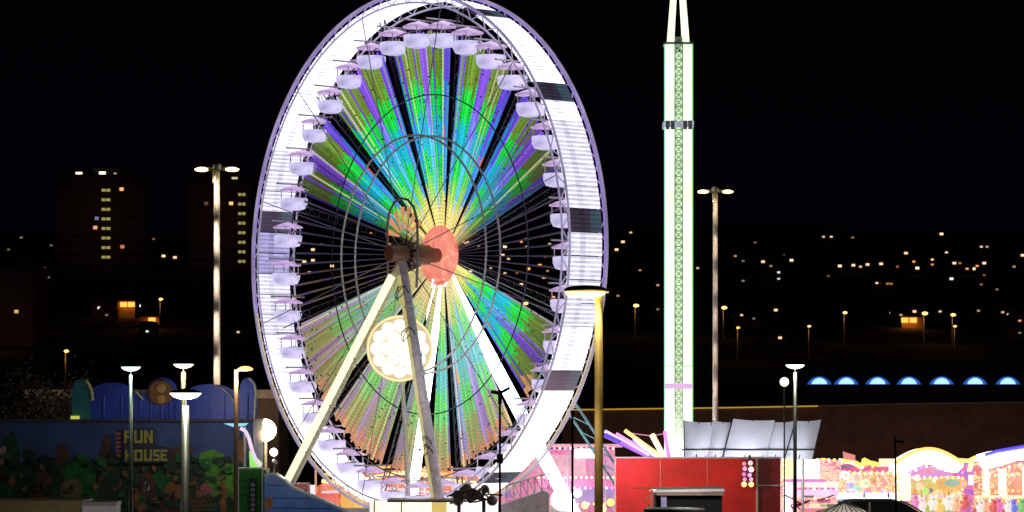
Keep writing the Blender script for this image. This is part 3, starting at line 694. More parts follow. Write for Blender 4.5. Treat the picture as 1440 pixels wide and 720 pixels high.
for i in range(6): Bd.rect('stripe', 165, 608 + 6 * i, 171, 612 + 6 * i, -.42, .04, mat('stripe_red', (.45, .1, .05), .6))
# lettering in blocky capitals
sgn = Bd.poly('sign_board', [(174, 603), (218, 602), (219, 625), (239, 629), (239, 650), (175, 651)], -.4, .02, mat('board_dark', (.035, .035, .05), .6))
lym = mat('letter_yellow', (.5, .4, .06), .5, 0, .2)
def glyph(ch, x, y, w_, h_):
    t = w_ * .28; R_ = lambda a, b, c, d: [(x + a, y + d), (x + c, y + d), (x + c, y + b), (x + a, y + b)]
    G = {'F': [R_(0, 0, t, h_), R_(t, 0, w_, h_ * .22), R_(t, h_ * .4, w_ * .8, h_ * .6)], 'U': [R_(0, 0, t, h_ * .8), R_(w_ - t, 0, w_, h_ * .8), R_(0, h_ * .8, w_, h_)],
         'N': [R_(0, 0, t, h_), R_(w_ - t, 0, w_, h_), [(x + t, y + h_ * .35), (x + w_ - t, y + h_ * .95), (x + w_ - t, y + h_ * .6), (x + t, y)]],
         'H': [R_(0, 0, t, h_), R_(w_ - t, 0, w_, h_), R_(t, h_ * .4, w_ - t, h_ * .62)], 'O': [R_(0, h_ * .2, t, h_ * .8), R_(w_ - t, h_ * .2, w_, h_ * .8), R_(0, 0, w_, h_ * .2), R_(0, h_ * .8, w_, h_)],
         'S': [R_(0, 0, w_, h_ * .2), R_(0, h_ * .2, t, h_ * .4), R_(0, h_ * .4, w_, h_ * .6), R_(w_ - t, h_ * .6, w_, h_ * .8), R_(0, h_ * .8, w_, h_)],
         'E': [R_(0, 0, t, h_), R_(t, 0, w_, h_ * .22), R_(t, h_ * .4, w_ * .85, h_ * .6), R_(t, h_ * .78, w_, h_)]}[ch]
    b = MB()
    for p in G: b.prism(Bd.pl(p), -.45, -.4)
    b.obj('letter', lym, sgn)
for ch, x in zip('FUN', (176, 190, 204)): glyph(ch, x, 605, 12, 18)
for ch, x, w_ in zip('HOUSE', (177, 190, 204, 217, 227), (11, 12, 11, 8.5, 9.5)): glyph(ch, x, 632, w_, 16)
add_light(Bd.q(310, 568, -7), 400, (.8, .85, 1), .4, Bd.root)
add_light(Bd.q(190, 575, -9), 85, (.75, .85, 1), .4, Bd.root)
add_light(Bd.q(60, 590, -12), 22, (.75, .85, 1), .4, Bd.root)

# lilac curved frame and lime panel at the right end of the fun house
Bd = Board('ride_sign', 'curved lilac lit frame with lime green panel at the fun house\'s right end', 'lit sign', 352, 172)
Bd.tube('curved_tube', [(338, 602), (345, 606), (350, 616), (354, 632), (359, 645), (366, 655)], 0, .12, em((235, 205, 235), .95))
Bd.poly('lime_panel', [(350, 634), (360, 643), (369, 651), (366, 659), (351, 658)], .1, .1, em((140, 235, 60), .9))
Bd.poly('cyan_wing', [(314, 595.5), (349, 595), (344, 599), (328, 600.5)], .1, .2, em((130, 215, 240), .8))
Bd.rect('post', 342, 600, 345, 800, .25, .15, steel)
# green kiosk
Bd = Board('ticket_kiosk', 'green kiosk with white frame and dark vertical name board left of the wheel foot', 'kiosk', 355, 168)
Bd.rect('wall', 336, 660, 374, 790, 0, 2.6, mat('kiosk_green', (.04, .35, .03), .6, 0, .6, 3))
Bd.tube('frame', [(335, 800), (335, 658.5), (369, 658.5), (369, 800)], -.08, .06, white)
sb = Bd.rect('name_board', 351, 672, 361, 722, -.14, .1, mat('board_dark', (.03, .03, .04), .5))
for i in range(6): Bd.poly('board_mark', [(353, 684 + 7 * i), (359, 684 + 7 * i), (359, 680 + 7 * i), (356, 678.5 + 7 * i), (353, 680 + 7 * i)], -.2, .05, mat('mark_grey', (.45, .45, .5), .5), sb)
# blue slide shell
Bd = Board('slide', 'curved bright blue slide hood beside the near left foot of the big wheel', 'slide', 420, 160)
sh = [(372, 668), (385, 666), (398, 674), (408, 684), (425, 692), (450, 702), (480, 716), (490, 724), (490, 800), (372, 800)]
Bd.poly('hood', sh, 0, 2.2, mat('slide_blue', (.06, .2, .62), .35, 0, .3, 1))
Bd.tube('rim', sh[:8], -.05, .07, mat('rim_pale', (.55, .65, .75), .4))
for y in (682, 700, 714): Bd.tube('seam', [(374, y), (400 + (y - 682) * 2, y + 1)], -.03, .02, dark)
Bd.poly('painted_flower', blob(378, 708, 6, 9), -.05, .04, og)
add_light(Bd.q(430, 640, -9), 420, (1, .9, .85), .5, Bd.root); add_light(Bd.q(350, 640, -7), 160, (1, .9, .7), .4, Bd.root)  # unseen fill lights added to brighten the slide and the kiosk
Bd = Board('striped_booth', 'small red and pink striped booth with a white column by the wheel rim', 'booth', 427, 176)
Bd.rect('wall', 412, 684, 436, 790, 0, 2, mat('booth_red', (.6, .08, .08), .5))
Bd.poly('canopy', [(411, 688), (414, 680), (432, 680), (437, 688)], -.5, 2.8, mat('canopy_pink', (.8, .25, .25), .5))
for x in (415, 421, 427, 433): Bd.rect('stripe', x - 1.2, 688, x + 1.2, 706, -.06, .05, white)
Bd.rect('column', 436.5, 682, 443, 790, -.3, .4, em((245, 240, 250), .9))
add_light((0, -4, 7), 120, (1, .85, .8), .3, Bd.root)
# site cabins bottom left
D = 120; Bd = Board('site_cabin', 'long beige flat roofed cabin at the bottom left corner', 'cabin', 50, D)
Bd.rect('wall', -60, 707, 114, 760, 0, 3, mat('cabin_beige', (.42, .34, .18), .7, 0, .15)); Bd.rect('roof', -62, 704.5, 115.5, 707.5, -.1, 3.2, mat('cabin_edge', (.4, .33, .16), .6))
add_light(Bd.q(60, 690, -5), 45, (1, .75, .4), .2, Bd.root)
Bd = Board('storage_box', 'white storage box with grey lid beside the beige cabin', 'box', 139, 119)
Bd.rect('body', 116, 711, 163, 760, 0, 1.4, mat('box_white', (.75, .75, .85), .5, 0, .08)); Bd.rect('lid', 115, 706, 164, 711, -.05, 1.5, mat('lid_grey', (.35, .32, .33), .5)); Bd.rect('seam', 140, 711.5, 140.6, 760, -.02, .04, steel)
add_light(Bd.q(139, 715, -3), 25, (.95, .95, 1), .2, Bd.root)

# ------------------------------------------------------------------ ride glowing behind the foot of the wheel
Bd = Board('waltzer_ride', 'orange and pink lit ride with wavy neon behind the foot of the big wheel', 'fairground ride', 600, 232)
Bd.poly('back_wall', [(425, 790), (430, 705), (445, 684), (470, 672), (500, 668), (540, 662), (600, 660), (650, 664), (700, 660), (745, 668), (775, 680), (790, 700), (790, 790)], 1, .4, art('ride_glow', [(140, 40, 40), (220, 85, 60), (245, 140, 60), (225, 90, 110), (250, 180, 150)], .9, .8, (1, 1, 1.8)))
Bd.rect('floor', 430, 712, 790, 722, -5, 6, white)
def wave(y0, amp, x0=452, x1=770, ph=0, n=40): return [(x0 + (x1 - x0) * i / n, y0 + amp * sin(ph + 3.4 * pi * i / n)) for i in range(n + 1)]
Bd.tube('neon_wave', wave(672, 7, ph=.7), .4, .16, em((255, 225, 150), 1.4)); Bd.tube('neon_wave', wave(662, 6, ph=1.3), .5, .14, em((255, 170, 60), 1.1))
Bd.tube('neon_wave', wave(681, 4, ph=.3), .45, .1, em((250, 110, 90), 1.)); Bd.tube('neon_wave', wave(690, 3, ph=2), .3, .12, em((250, 200, 210), 1.))
for x in range(445, 790, 38): Bd.rect('post', x, 655, x + 2.5, 800, -2, .2, em((245, 170, 120), .7))
for i, x in enumerate((460, 500, 540, 585, 640, 690, 730, 770)):
    c = Bd.q(x, 706, -2.2)
    MB().lathe(c, [(.3, -.7), (.95, -.5), (1.1, .1), (1., .7), (.85, .75), (.6, .0)], 14).obj('ride_car', em([(245, 90, 80), (255, 190, 80), (250, 240, 245), (230, 110, 190)][i % 4], .8), Bd.root, True)
add_light((0, -4, 3), 500, (1, .6, .4), 1, Bd.root)
# drive machinery and bright cabin in front of the wheel
Bd = Board('control_cabin', 'overlit white control cabin under the rim of the big wheel', 'cabin', 580, 186)
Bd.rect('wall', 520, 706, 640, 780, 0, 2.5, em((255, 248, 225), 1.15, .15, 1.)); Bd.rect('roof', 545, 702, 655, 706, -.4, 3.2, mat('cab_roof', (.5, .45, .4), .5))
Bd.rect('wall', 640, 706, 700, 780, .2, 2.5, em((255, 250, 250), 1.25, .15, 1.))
Bd.tube('rail', [(527, 720), (527, 703)], -.6, .04, dark); Bd.tube('rail', [(565, 720), (565, 706)], -.6, .04, dark); Bd.tube('rail', [(545, 704.5), (660, 704.5)], -.6, .05, dark)
Bd.rect('yellow_panel', 607, 703, 628, 722, -.15, .1, em((235, 205, 110), .8))
Bd = Board('drive_motor', 'grimy dark drive motor with pipes under the centre of the big wheel', 'machine', 665, 184); b = MB()
random.seed(11)
for i in range(16):
    p = Bd.q(random.uniform(642, 692), random.uniform(686, 704)); b.lathe(p, [(.1, -.3), (random.uniform(.2, .4), -.2), (.3, .2), (.1, .3)], 10, ax=AX)
for i in range(12):
    p = Bd.q(random.uniform(640, 690), random.uniform(686, 704), -.3); b.cyl(p, p + V((random.uniform(-1, 1), 0, random.uniform(-.4, .4))), .06, n=6)
b.obj('housing', mat('grime', (.12, .09, .09), .5, .4), Bd.root)
t_ = MB(); pc_ = Bd.q(682, 690, -.3); t_.path([pc_ + V((.28 * cos(t), 0, .28 * sin(t))) for t in [i * pi / 8 for i in range(17)]], .06, 6); t_.obj('pulley', steel, Bd.root)
MB().cyl((-.9, 0, 0), (-.9, 0, 3.9), .12, n=8).cyl((.7, 0, 0), (.7, 0, 3.9), .12, n=8).obj('stand', dark, Bd.root)
# pink stall between wheel and red trailer
Bd = Board('game_stall', 'hot pink game stall with a white lit sign between the wheel and the red trailer', 'stall', 790, 226)
Bd.rect('back_wall', 700, 632, 866, 790, 2, .3, art('pink_glow', [(190, 50, 120), (240, 90, 170), (215, 150, 195), (245, 120, 130), (140, 100, 200)], 1.3, .8))
Bd.rect('fascia', 755, 625, 875, 629, -.4, 3, em((240, 160, 170), .9))
Bd.rect('sign', 808, 631, 842, 644, -.5, .3, em((255, 255, 255), 2.2))
Bd.poly('panel', [(770, 640), (822, 640), (826, 672), (775, 670)], .8, .2, em((225, 160, 170), .7, .3)); Bd.rect('counter', 755, 672, 868, 685, -.4, 1.5, em((245, 95, 175), .95, .2))
Bd.rect('skirt', 800, 686, 868, 706, -.2, 1.2, em((140, 110, 200), .7, .3))
for x, y, r, c_ in ((812, 693, .35, (255, 210, 250)), (790, 702, .9, (255, 255, 225)), (858, 706, .3, (255, 190, 80)), (846, 715, .35, (255, 230, 140)), (733, 710, .3, (255, 170, 80)), (758, 714, .3, (255, 240, 160)), (822, 710, .3, (255, 200, 120)), (868, 699, .3, (255, 170, 90))):
    MB().ball(Bd.q(x, y, -1), r).obj('bulb', em(c_, 2.2), Bd.root, True)
for x in (757, 797, 850): Bd.rect('post', x, 629, x + 2, 800, -.6, .15, white)
add_light((0, -3, 4), 250, (1, .5, .8), .5, Bd.root)
RIDES.append((Bd, [([(757, 630), (866, 630)], ((255, 235, 240), (250, 130, 200))), ([(757, 671), (866, 671)], ((255, 220, 140), (255, 255, 245))), ([(800, 685.5), (866, 685.5)], ((250, 120, 200), (255, 240, 250))), ([(760, 708), (866, 708)], ((255, 190, 90), (255, 245, 200)))]))
# ramp girders to right of the wheel foot
Bd = Board('loading_ramp', 'grey loading ramp with lattice rails at the right foot of the big wheel', 'ramp', 745, 190)
Bd.poly('deck', [(700, 722), (700, 712), (765, 690), (772, 694), (772, 740), (700, 740)], 0, 2, mat('ramp_grey', (.3, .28, .3), .5, .3))
b = MB()
for i in range(7):
    a = Bd.q(712 + 10 * i, 706 - 3 * i, -.1); b.cyl(a, a + V((0, 0, 1.1)), .04, n=6)
    b.cyl(a + V((0, 0, 1.1)), Bd.q(722 + 10 * i, 703 - 3 * i, -.1) + V((0, 0, 0)), .03, n=5)
b.cyl(Bd.q(712, 706, -.1) + V((0, 0, 1.1)), Bd.q(772, 688, -.1) + V((0, 0, 1.1)), .05, n=6); b.obj('rail', steel, Bd.root)

# ------------------------------------------------------------------ spinning ride arms next to the tower
Bd = Board('spinner_ride', 'fan of purple and yellow lit ride arms at the foot of the drop tower', 'fairground ride', 936, 222)
hubp = Bd.q(944, 655)
MB().cyl((hubp.x, 0, 0), (hubp.x, 0, hubp.z), .5, .4, 14).obj('centre_post', white, Bd.root)
for (x, y, ex, ey, r, c_, s_) in ((850, 607, 912, 641, .13, (250, 190, 255), 1.6), (850, 612, 900, 636, .22, (80, 40, 225), .9), (866, 610, 918, 641, .1, (240, 140, 255), 1.2), (878, 606, 928, 642, .15, (255, 215, 110), 1.6), (916, 612, 934, 645, .22, (255, 235, 170), 1.7), (934, 607, 940, 650, .14, (245, 130, 240), 1.2), (890, 618, 925, 645, .1, (255, 240, 255), 1.3), (872, 622, 910, 643, .13, (170, 60, 220), 1.)):
    a = Bd.q(x, y, -.8); e2 = Bd.q(ex, ey, -.2)
    o = MB().cyl(a, hubp, .1, n=6).obj('arm', steel, Bd.root); MB().cyl(a + V((0, -.25, .05)), e2 + V((0, -.25, .05)), r, n=8).obj('glow_tube', em(c_, s_), o)
Bd.tube('wire', [(880, 608), (916, 613), (936, 609)], -.5, .04, em((225, 110, 160), .8))
add_light((-2, -2.5, 5.5), 160, (.8, .4, 1), .4, Bd.root)

# slanting white sails
Bd = Board('ride_canopy', 'row of slanting white canvas sails with dark ribs above the red trailer', 'canopy', 1055, 206)
sm = mat('sail_cloth', (.72, .75, .85), .7, 0, .12, .7)
sails = [(963, 1005, 591, 594, 961, 994), (1003, 1035, 591, 594, 990, 1018), (1032, 1092, 589, 591, 1014, 1075), (1088, 1126, 594, 591, 1070, 1105), (1121, 1158, 592, 590, 1101, 1141)]
for i, (xa, xb, ya, yb, ba, bb) in enumerate(sails):
    b = MB(); n = 8; dy0 = .25 * (i % 2)
    T = [Bd.q(xa + (xb - xa) * j / n, ya + (yb - ya) * j / n + 1.5 * sin(pi * j / n), dy0 + 1.2 - .2 * sin(pi * j / n)) for j in range(n + 1)]
    Bm = [Bd.q(ba + (bb - ba) * j / n, 645, dy0 - .8 - .25 * sin(pi * j / n)) for j in range(n + 1)]
    mm = 6; vs = []
    for m_ in range(mm + 1):
        for j in range(n + 1):
            vs.append(T[j].lerp(Bm[j], m_ / mm) + V((0, -.35 * sin(pi * m_ / mm) * sin(pi * j / n) - .03 * random.random(), 0)))
    b.raw(vs, [(m_ * (n + 1) + j, m_ * (n + 1) + j + 1, (m_ + 1) * (n + 1) + j + 1, (m_ + 1) * (n + 1) + j) for m_ in range(mm) for j in range(n)])
    b.raw([v_ + V((0, .06, 0)) for v_ in vs], [(m_ * (n + 1) + j, (m_ + 1) * (n + 1) + j, (m_ + 1) * (n + 1) + j + 1, m_ * (n + 1) + j + 1) for m_ in range(mm) for j in range(n)])
    b.obj('sail', sm, Bd.root, True)
    for q_ in (0, .5):
        MB().cyl(T[0].lerp(T[-1], q_) + V((0, -.15, 0)), Bm[0].lerp(Bm[-1], q_) + V((0, -.35, 0)), .045, n=5).obj('rib', dark, Bd.root)
MB().cyl(Bd.q(958, 632, -.9), Bd.q(1146, 632, -.9), .06, n=6).cyl(Bd.q(1158, 590, 1.2), Bd.q(1141, 645, -.8), .05, n=5).obj('frame_bar', dark, Bd.root)
for x in (970, 1050, 1130): MB().cyl((Bd.q(x, 0).x, .5, 0), Bd.q(x, 640, .5), .1, n=8).obj('support', steel, Bd.root)
for x in (985, 1045, 1110): add_light(Bd.q(x, 642, -6.5), 900, (.9, .93, 1), .4, Bd.root)  # unseen point lights added to brighten the sails

# red trailer
Bd = Board('ride_trailer', 'big glossy red ride trailer with white edging at right of the big wheel', 'trailer', 980, 192)
redm = mat('trailer_red', (.8, .02, .008), .6, 0, .3, .5)
Bd.rect('body', 866, 645, 1063, 800, 0, 3, redm)
o = Bd.rect('end_box', 1066, 645, 1098, 800, .3, 3, mat('end_maroon', (.32, .012, .02), .4))
Bd.rect('edge', 1066, 682, 1098, 683.5, .2, .08, white, o)
for x, w_ in ((928, 1.2), (994, 1.2)): Bd.rect('panel_seam', x, 646, x + w_, 690, -.03, .04, mat('seam_red', (.75, .25, .18), .5))
Bd.tube('edge_trim', [(865, 800), (865, 643.5), (1098, 643.5)], -.05, .06, white)
Bd.rect('corner_post', 1063, 644, 1066, 800, -.1, .5, cream)
add_light(Bd.q(868, 640, -4), 500, (1, .5, .9), .3, Bd.root); add_light(Bd.q(890, 655, -10), 1500, (1, .85, .7), .5, Bd.root); add_light(Bd.q(1020, 645, -11), 420, (1, .8, .6), .5, Bd.root)  # unseen point lights added to brighten the red trailer
Bd = Board('light_cluster', 'small hanging cluster of pink and cream lamps on the red trailer', 'lamp', 1051, 191)
cc = ['p', 'w', 'p']
for i, (x, y, r, c_) in enumerate(((1046, 652, .14, (240, 110, 130)), (1055, 651, .16, (255, 190, 200)), (1047, 659, .15, (245, 150, 180)), (1056, 660, .19, (255, 230, 215)), (1046, 667, .14, (220, 100, 170)), (1054, 668, .14, (225, 150, 220)), (1047, 674, .13, (240, 140, 170)), (1056, 674, .13, (235, 160, 200)), (1046, 681, .19, (255, 215, 140)), (1056, 681, .19, (255, 215, 140)))):
    MB().ball(Bd.q(x, y, -.2), r, 10).obj('bulb', em(c_, 1.3), Bd.root, True)
Bd.rect('backing', 1043, 647, 1060, 684, -.02, .05, mat('backing', (.1, .02, .05), .5))
Bd.tube('hook', [(1054, 647), (1054, 640)], -.1, .08, dark)
# black booth
Bd = Board('black_booth', 'black draped booth with white roof edge in front of the red trailer', 'booth', 965, 165)
Bd.poly('roof', [(916, 691.5), (925, 688), (1017, 686.5), (1017, 689), (1016, 690.5)], -1, 4, white)
Bd.rect('soffit', 922, 691.5, 1016, 696, -.9, 3.8, mat('soffit', (.35, .22, .15), .6))
Bd.rect('drape', 922, 696, 1016, 800, .3, 2.5, black); Bd.rect('post', 929, 696, 937, 800, -.4, .35, mat('lilac_post', (.45, .42, .7), .4)); Bd.rect('post', 914, 688, 917, 800, -.7, .15, mat('orange_post', (.6, .2, .1), .5))
Bd.tube('rail', [(890, 685.5), (925, 686)], -.8, .04, mat('orange_post', (.6, .2, .1), .5))
MB().path([Bd.q(915, 695, -.8), Bd.q(905, 702, -1), Bd.q(913, 712, -.8)], .05).obj('bracket', mat('orange_post', (.6, .2, .1), .5), Bd.root)
add_light(Bd.q(960, 672, -5), 500, (1, .9, .9), .2, Bd.root)  # unseen point light added to brighten the booth roof
Bd = Board('drum_table', 'round black topped drum in front of the black booth', 'drum', 948, 140)
c = Bd.q(948, 716); MB().lathe((0, 0, 0), [(1.45, 0), (1.45, c.z - .12), (1.5, c.z - .1), (1.5, c.z)], 28).obj('body', black, Bd.root); MB().lathe((0, 0, c.z), [(1.5, .005), (1.5, .05), (1.2, .06)], 28).obj('rim', steel, Bd.root)

# ------------------------------------------------------------------ the bright rides and stalls on the right
WH, YE, PK, BL, OR = (255, 252, 240), (255, 215, 100), (245, 110, 190), (110, 120, 255), (255, 150, 70)
Bd = Board('fairground_ride', 'white and pink lit ride front right beside the red trailer', 'fairground ride', 1145, 214)
hot = em((255, 248, 240), 1.5, .15, .8); pinkw = art('pink_white', [(190, 40, 130), (250, 150, 200), (255, 215, 150), (230, 60, 110), (130, 60, 200)], 1.6, 1., (1, 1, 2.2))
Bd.rect('back_wall', 1100, 647, 1186, 800, 1.5, .3, pinkw)
Bd.rect('pillar', 1100, 645, 1117, 676, -.2, .8, em((255, 225, 150), 1.3, .3, 1.5)); Bd.rect('pillar', 1102, 678, 1114, 740, -.2, .6, em((250, 235, 255), 1.3))
Bd.rect('light_box', 1119, 646, 1152, 673, -.3, .8, em((255, 250, 255), 1.9)); Bd.rect('fascia', 1119, 678, 1186, 685, -.8, 2.5, em((255, 225, 215), 1.))
Bd.rect('stripe', 1100, 673.5, 1160, 677.5, -.9, .3, em((215, 95, 190), .95)); Bd.rect('stripe', 1119, 685.5, 1186, 688, -.9, .3, em((190, 40, 120), .8)); Bd.rect('counter', 1119, 689, 1186, 699, -.6, 1, em((245, 190, 235), 1., .2, 1))
for (xa, ya, xb, yb, c_) in ((1128, 696, 1142, 699, (70, 50, 60)), (1146, 701, 1165, 706, (190, 40, 100)), (1118, 703, 1135, 708, (240, 110, 130)), (1136, 708, 1160, 713, (255, 245, 190)), (1122, 714, 1165, 719, (235, 110, 130)), (1150, 708, 1172, 712, (60, 50, 60))):
    Bd.rect('deck_panel', xa, ya, xb, yb, -1.4, .3, em(c_, .8))
b = MB()
for i in range(10): a = Bd.q(random.uniform(1108, 1150), random.uniform(698, 718), -1.8); b.cyl(a, a + V((random.uniform(-1.2, 1.2), 0, random.uniform(-.5, .5))), .05, n=5)
b.obj('strut', dark, Bd.root)
RIDES.append((Bd, [([(1100, 646), (1186, 646)], (WH, YE)), ([(1119, 687), (1186, 687)], (PK, WH)), ([(1101, 646), (1101, 719)], (YE, WH)), ([(1116, 678), (1116, 719)], (BL, PK)), ([(1120, 700), (1180, 700)], (OR, WH)), ([(1120, 712), (1180, 712)], (PK, OR))]))
def arc(x0, x1, y0, h, n=16): return [(x0 + (x1 - x0) * i / n, y0 - h * sin(pi * i / n)) for i in range(n + 1)]
Bd = Board('fairground_ride', 'magenta ride front with yellow scalloped neon top beyond the white ride', 'fairground ride', 1205, 218)
mg = art('magenta_art', [(90, 30, 180), (185, 40, 170), (225, 50, 140), (235, 60, 90), (250, 140, 150)], 1.6, .85, (1, 1, 1.6))
fr = [(1143, 690)] + arc(1146, 1168, 652, 5) + arc(1168, 1212, 656, 9) + arc(1212, 1236, 654, 3) + arc(1236, 1262, 652, 1) + [(1262, 690)]
Bd.poly('front_panel', fr, 0, .5, mg)
Bd.tube('neon_edge', fr[1:-1], -.15, .17, em((255, 200, 70), 1.5)); Bd.tube('neon_edge', [(x, y + 3) for x, y in fr[18:36]], -.1, .1, em((255, 245, 200), 1.5))
Bd.poly('pink_rays', [(1148, 676), (1170, 656), (1176, 658), (1160, 676)], -.1, .08, em((245, 130, 150), .9)); Bd.poly('violet_panel', [(1166, 676), (1176, 660), (1186, 662), (1182, 676)], -.1, .08, em((140, 100, 240), .85))
Bd.poly('winged_crest', [(1180, 656), (1192, 653), (1200, 655), (1194, 658), (1184, 659)], -.2, .08, em((90, 70, 150), .7))
Bd.poly('flag', [(1185, 635), (1202, 640), (1202, 648), (1188, 646)], -.3, .08, em((235, 110, 110), .8)); Bd.tube('flag_pole', [(1186, 652), (1186, 634)], -.2, .05, steel)
Bd.tube('neon_edge', [(1212, 653), (1214, 645), (1224, 650), (1228, 657)], -.2, .12, em((255, 205, 90), 1.4)); Bd.rect('light_box', 1236, 645, 1262, 656, -.3, .3, em((255, 215, 170), 1.4))
Bd.rect('side_wall', 1146, 690, 1262, 800, .5, 6, pinkw)
RIDES.append((Bd, [([(1168, 657), (1178, 650), (1190, 648), (1202, 651), (1212, 657)], (WH, YE)), ([(1146, 663), (1262, 663)], (YE, PK)), ([(1150, 670), (1180, 670)], (PK, BL))]))
# prize booth, white and cream with round art
Bd = Board('prize_booth', 'white lit prize booth with rainbow base board under the magenta ride front', 'stall', 1225, 211)
Bd.rect('back_wall', 1182, 664, 1262, 700, .6, .4, art('booth_art', [(255, 215, 110), (240, 120, 60), (255, 245, 215), (235, 90, 90), (255, 200, 90), (255, 240, 200)], 1.3, 1.05))
for x, y, r, c_ in ((1189, 668, 7, (255, 245, 235)), (1204, 672, 9, (255, 205, 175)), (1217, 680, 7, (225, 240, 190)), (1228, 677, 6, (230, 140, 60)), (1196, 683, 6, (175, 165, 240)), (1206, 688, 6, (150, 220, 190)), (1186, 680, 5, (250, 195, 110))):
    o = Bd.poly('round_panel', blob(x, y, r, r * .9, 14, .08), .3 - r * .02, .1, em(c_, 1.05)); Bd.poly('inner_panel', blob(x + 1, y, r * .5, r * .5, 10, .1), .05 - r * .015, .1, em(tuple(int(v * .85) for v in c_), 1.), o)
Bd.rect('counter', 1180, 693, 1262, 701, -.8, 1.2, em((250, 250, 255), 1.3))
for i, c_ in enumerate(((120, 170, 245), (60, 80, 200), (215, 90, 110), (235, 170, 60), (240, 200, 70), (60, 60, 120), (180, 170, 150))): Bd.rect('base_strip', 1180 + 11.5 * i, 701.5, 1190.5 + 11.5 * i, 704.5, -.75, .6, em(c_, .8))
Bd.rect('skirt', 1180, 705, 1262, 800, 0, 1, dark)
for x in (1212, 1246): Bd.rect('post', x, 693, x + 2, 699, -.95, .1, dark)
RIDES.append((Bd, [([(1182, 665), (1262, 665)], (YE, WH)), ([(1182, 691), (1262, 691)], (OR, BL, PK)), ([(1261, 665), (1261, 700)], (YE, OR))]))
# arch
Bd = Board('arch_ride', 'ride under a blinding cream white arch in the middle of the bright rides', 'fairground ride', 1305, 212)
out = arc(1256, 1353, 652, 21); inn = arc(1278, 1330, 662, 9)[::-1]
Bd.poly('arch', out + [(1353, 656), (1345, 664), (1336, 664)] + inn + [(1272, 668), (1256, 668)], -.6, 3, em((255, 246, 220), 2.0))
Bd.tube('neon_edge', out, -.6, .14, em((255, 190, 90), 1.6))
Bd.poly('back_wall', [(1262, 800), (1262, 656), (1350, 656), (1350, 800)], 2.6, .3, art('arch_art', [(100, 80, 220), (180, 110, 225), (215, 50, 160), (240, 110, 160)], 1.1, .85, (.4, 1, 2.5)))
Bd.rect('side_pillar', 1258, 667, 1280, 704, -.3, 1.2, art('lemon', [(255, 255, 240), (250, 250, 190), (255, 255, 240)], 1.2, 1.3))
Bd.poly('lower_panel', [(1280, 676), (1310, 672), (1350, 672), (1350, 800), (1280, 800)], .6, .3, art('lower_art', [(225, 90, 80), (245, 190, 110), (150, 190, 80), (245, 140, 40), (225, 70, 150)], 1.6, .95))
o = Bd.poly('oval_sign', blob(1337, 680, 22, 11, 24, .02), -.3, .3, em((240, 165, 50), .95, .2, 2)); Bd.poly('oval_centre', blob(1338, 679, 11, 5, 20, .02), -.4, .12, em((120, 180, 155), .8), o)
for x, y, r, c_ in ((1293, 684, 6, (240, 200, 160)), (1301, 691, 6, (170, 220, 90)), (1308, 690, 4, (90, 80, 120)), (1316, 676, 5, (255, 240, 220)), (1290, 672, 5, (255, 245, 235)), (1316, 700, 12, (250, 205, 150)), (1322, 706, 9, (255, 245, 235)), (1345, 700, 12, (250, 215, 150))):
    Bd.poly('round_panel', blob(x, y, r, r * .85, 14, .1), -.05 - r * .01, .1, em(c_, 1.05))
RIDES.append((Bd, [(arc(1278, 1330, 664, 9), (PK, WH)), ([(1281, 671), (1350, 671)], (WH, YE)), ([(1281, 697), (1350, 697)], (OR, WH, PK)), ([(1259, 668), (1259, 703)], (YE, WH)), ([(1350, 664), (1350, 700)], (PK, YE))]))
# pink gap with slanting white bar
Bd = Board('game_stall', 'narrow magenta stall with a slanting white light bar right of the cream arch', 'stall', 1365, 217)
Bd.rect('wall', 1346, 648, 1392, 800, .5, 3, art('gap_art', [(225, 70, 170), (240, 110, 180), (150, 80, 225), (235, 70, 150)], .7, .85)); Bd.tube('top_light', [(1346, 647), (1362, 648), (1372, 643), (1390, 646)], 0, .16, em((255, 200, 110), 1.6))
Bd.poly('light_bar', [(1364, 645), (1372, 643), (1366, 663), (1360, 663)], -.1, .2, em((255, 225, 160), 1.6)); Bd.rect('counter', 1362, 668, 1380, 682, -.2, .4, em((235, 225, 255), 1.2, .2, 1))
# big right ride with bluish white canopy
Bd = Board('canopy_ride', 'large ride with bluish white lit canopy edge at the right edge of the view', 'fairground ride', 1425, 209)
Bd.poly('canopy', [(1386, 641), (1400, 637), (1425, 633), (1460, 627), (1510, 624), (1510, 644), (1460, 645), (1425, 648), (1405, 655), (1390, 660), (1384, 655)], -.8, 5, em((248, 250, 255), 1.9))
Bd.tube('blue_edge', [(1384, 640), (1400, 635), (1425, 630.5), (1460, 624.5), (1510, 621)], -.6, .16, em((70, 60, 235), 1.5))
Bd.tube('pink_edge', [(1388, 661), (1405, 657), (1425, 651), (1460, 648), (1510, 647)], -.9, .12, em((225, 130, 130), .9))
Bd.rect('back_wall', 1378, 650, 1510, 800, 2.5, .4, art('right_art', [(245, 160, 80), (225, 70, 50), (255, 225, 150), (190, 40, 40), (235, 80, 130), (250, 200, 130)], 1.1, 1.))
for x, w_ in ((1384, 8), (1406, 10), (1440, 5)): Bd.rect('pillar', x, 657, x + w_, 697, .2, .5, em((255, 252, 220), 1.3, .15, 2))
Bd.poly('red_cave', [(1424, 698), (1424, 684), (1432, 672), (1446, 668), (1462, 672), (1470, 698)], 1.2, .3, em((225, 95, 60), .8, .3, 1))
Bd.rect('counter', 1372, 697, 1510, 701, -1, 1.4, em((255, 225, 170), 1.25)); Bd.rect('valance', 1366, 702, 1510, 706, -1.05, .2, art('valance', [(235, 120, 60), (245, 190, 100), (240, 140, 70)], 3, .95))
Bd.rect('inside', 1366, 706, 1510, 800, 0, .3, art('stall_in', [(180, 40, 90), (250, 190, 190), (220, 80, 60), (170, 50, 150)], 2.2, .8))
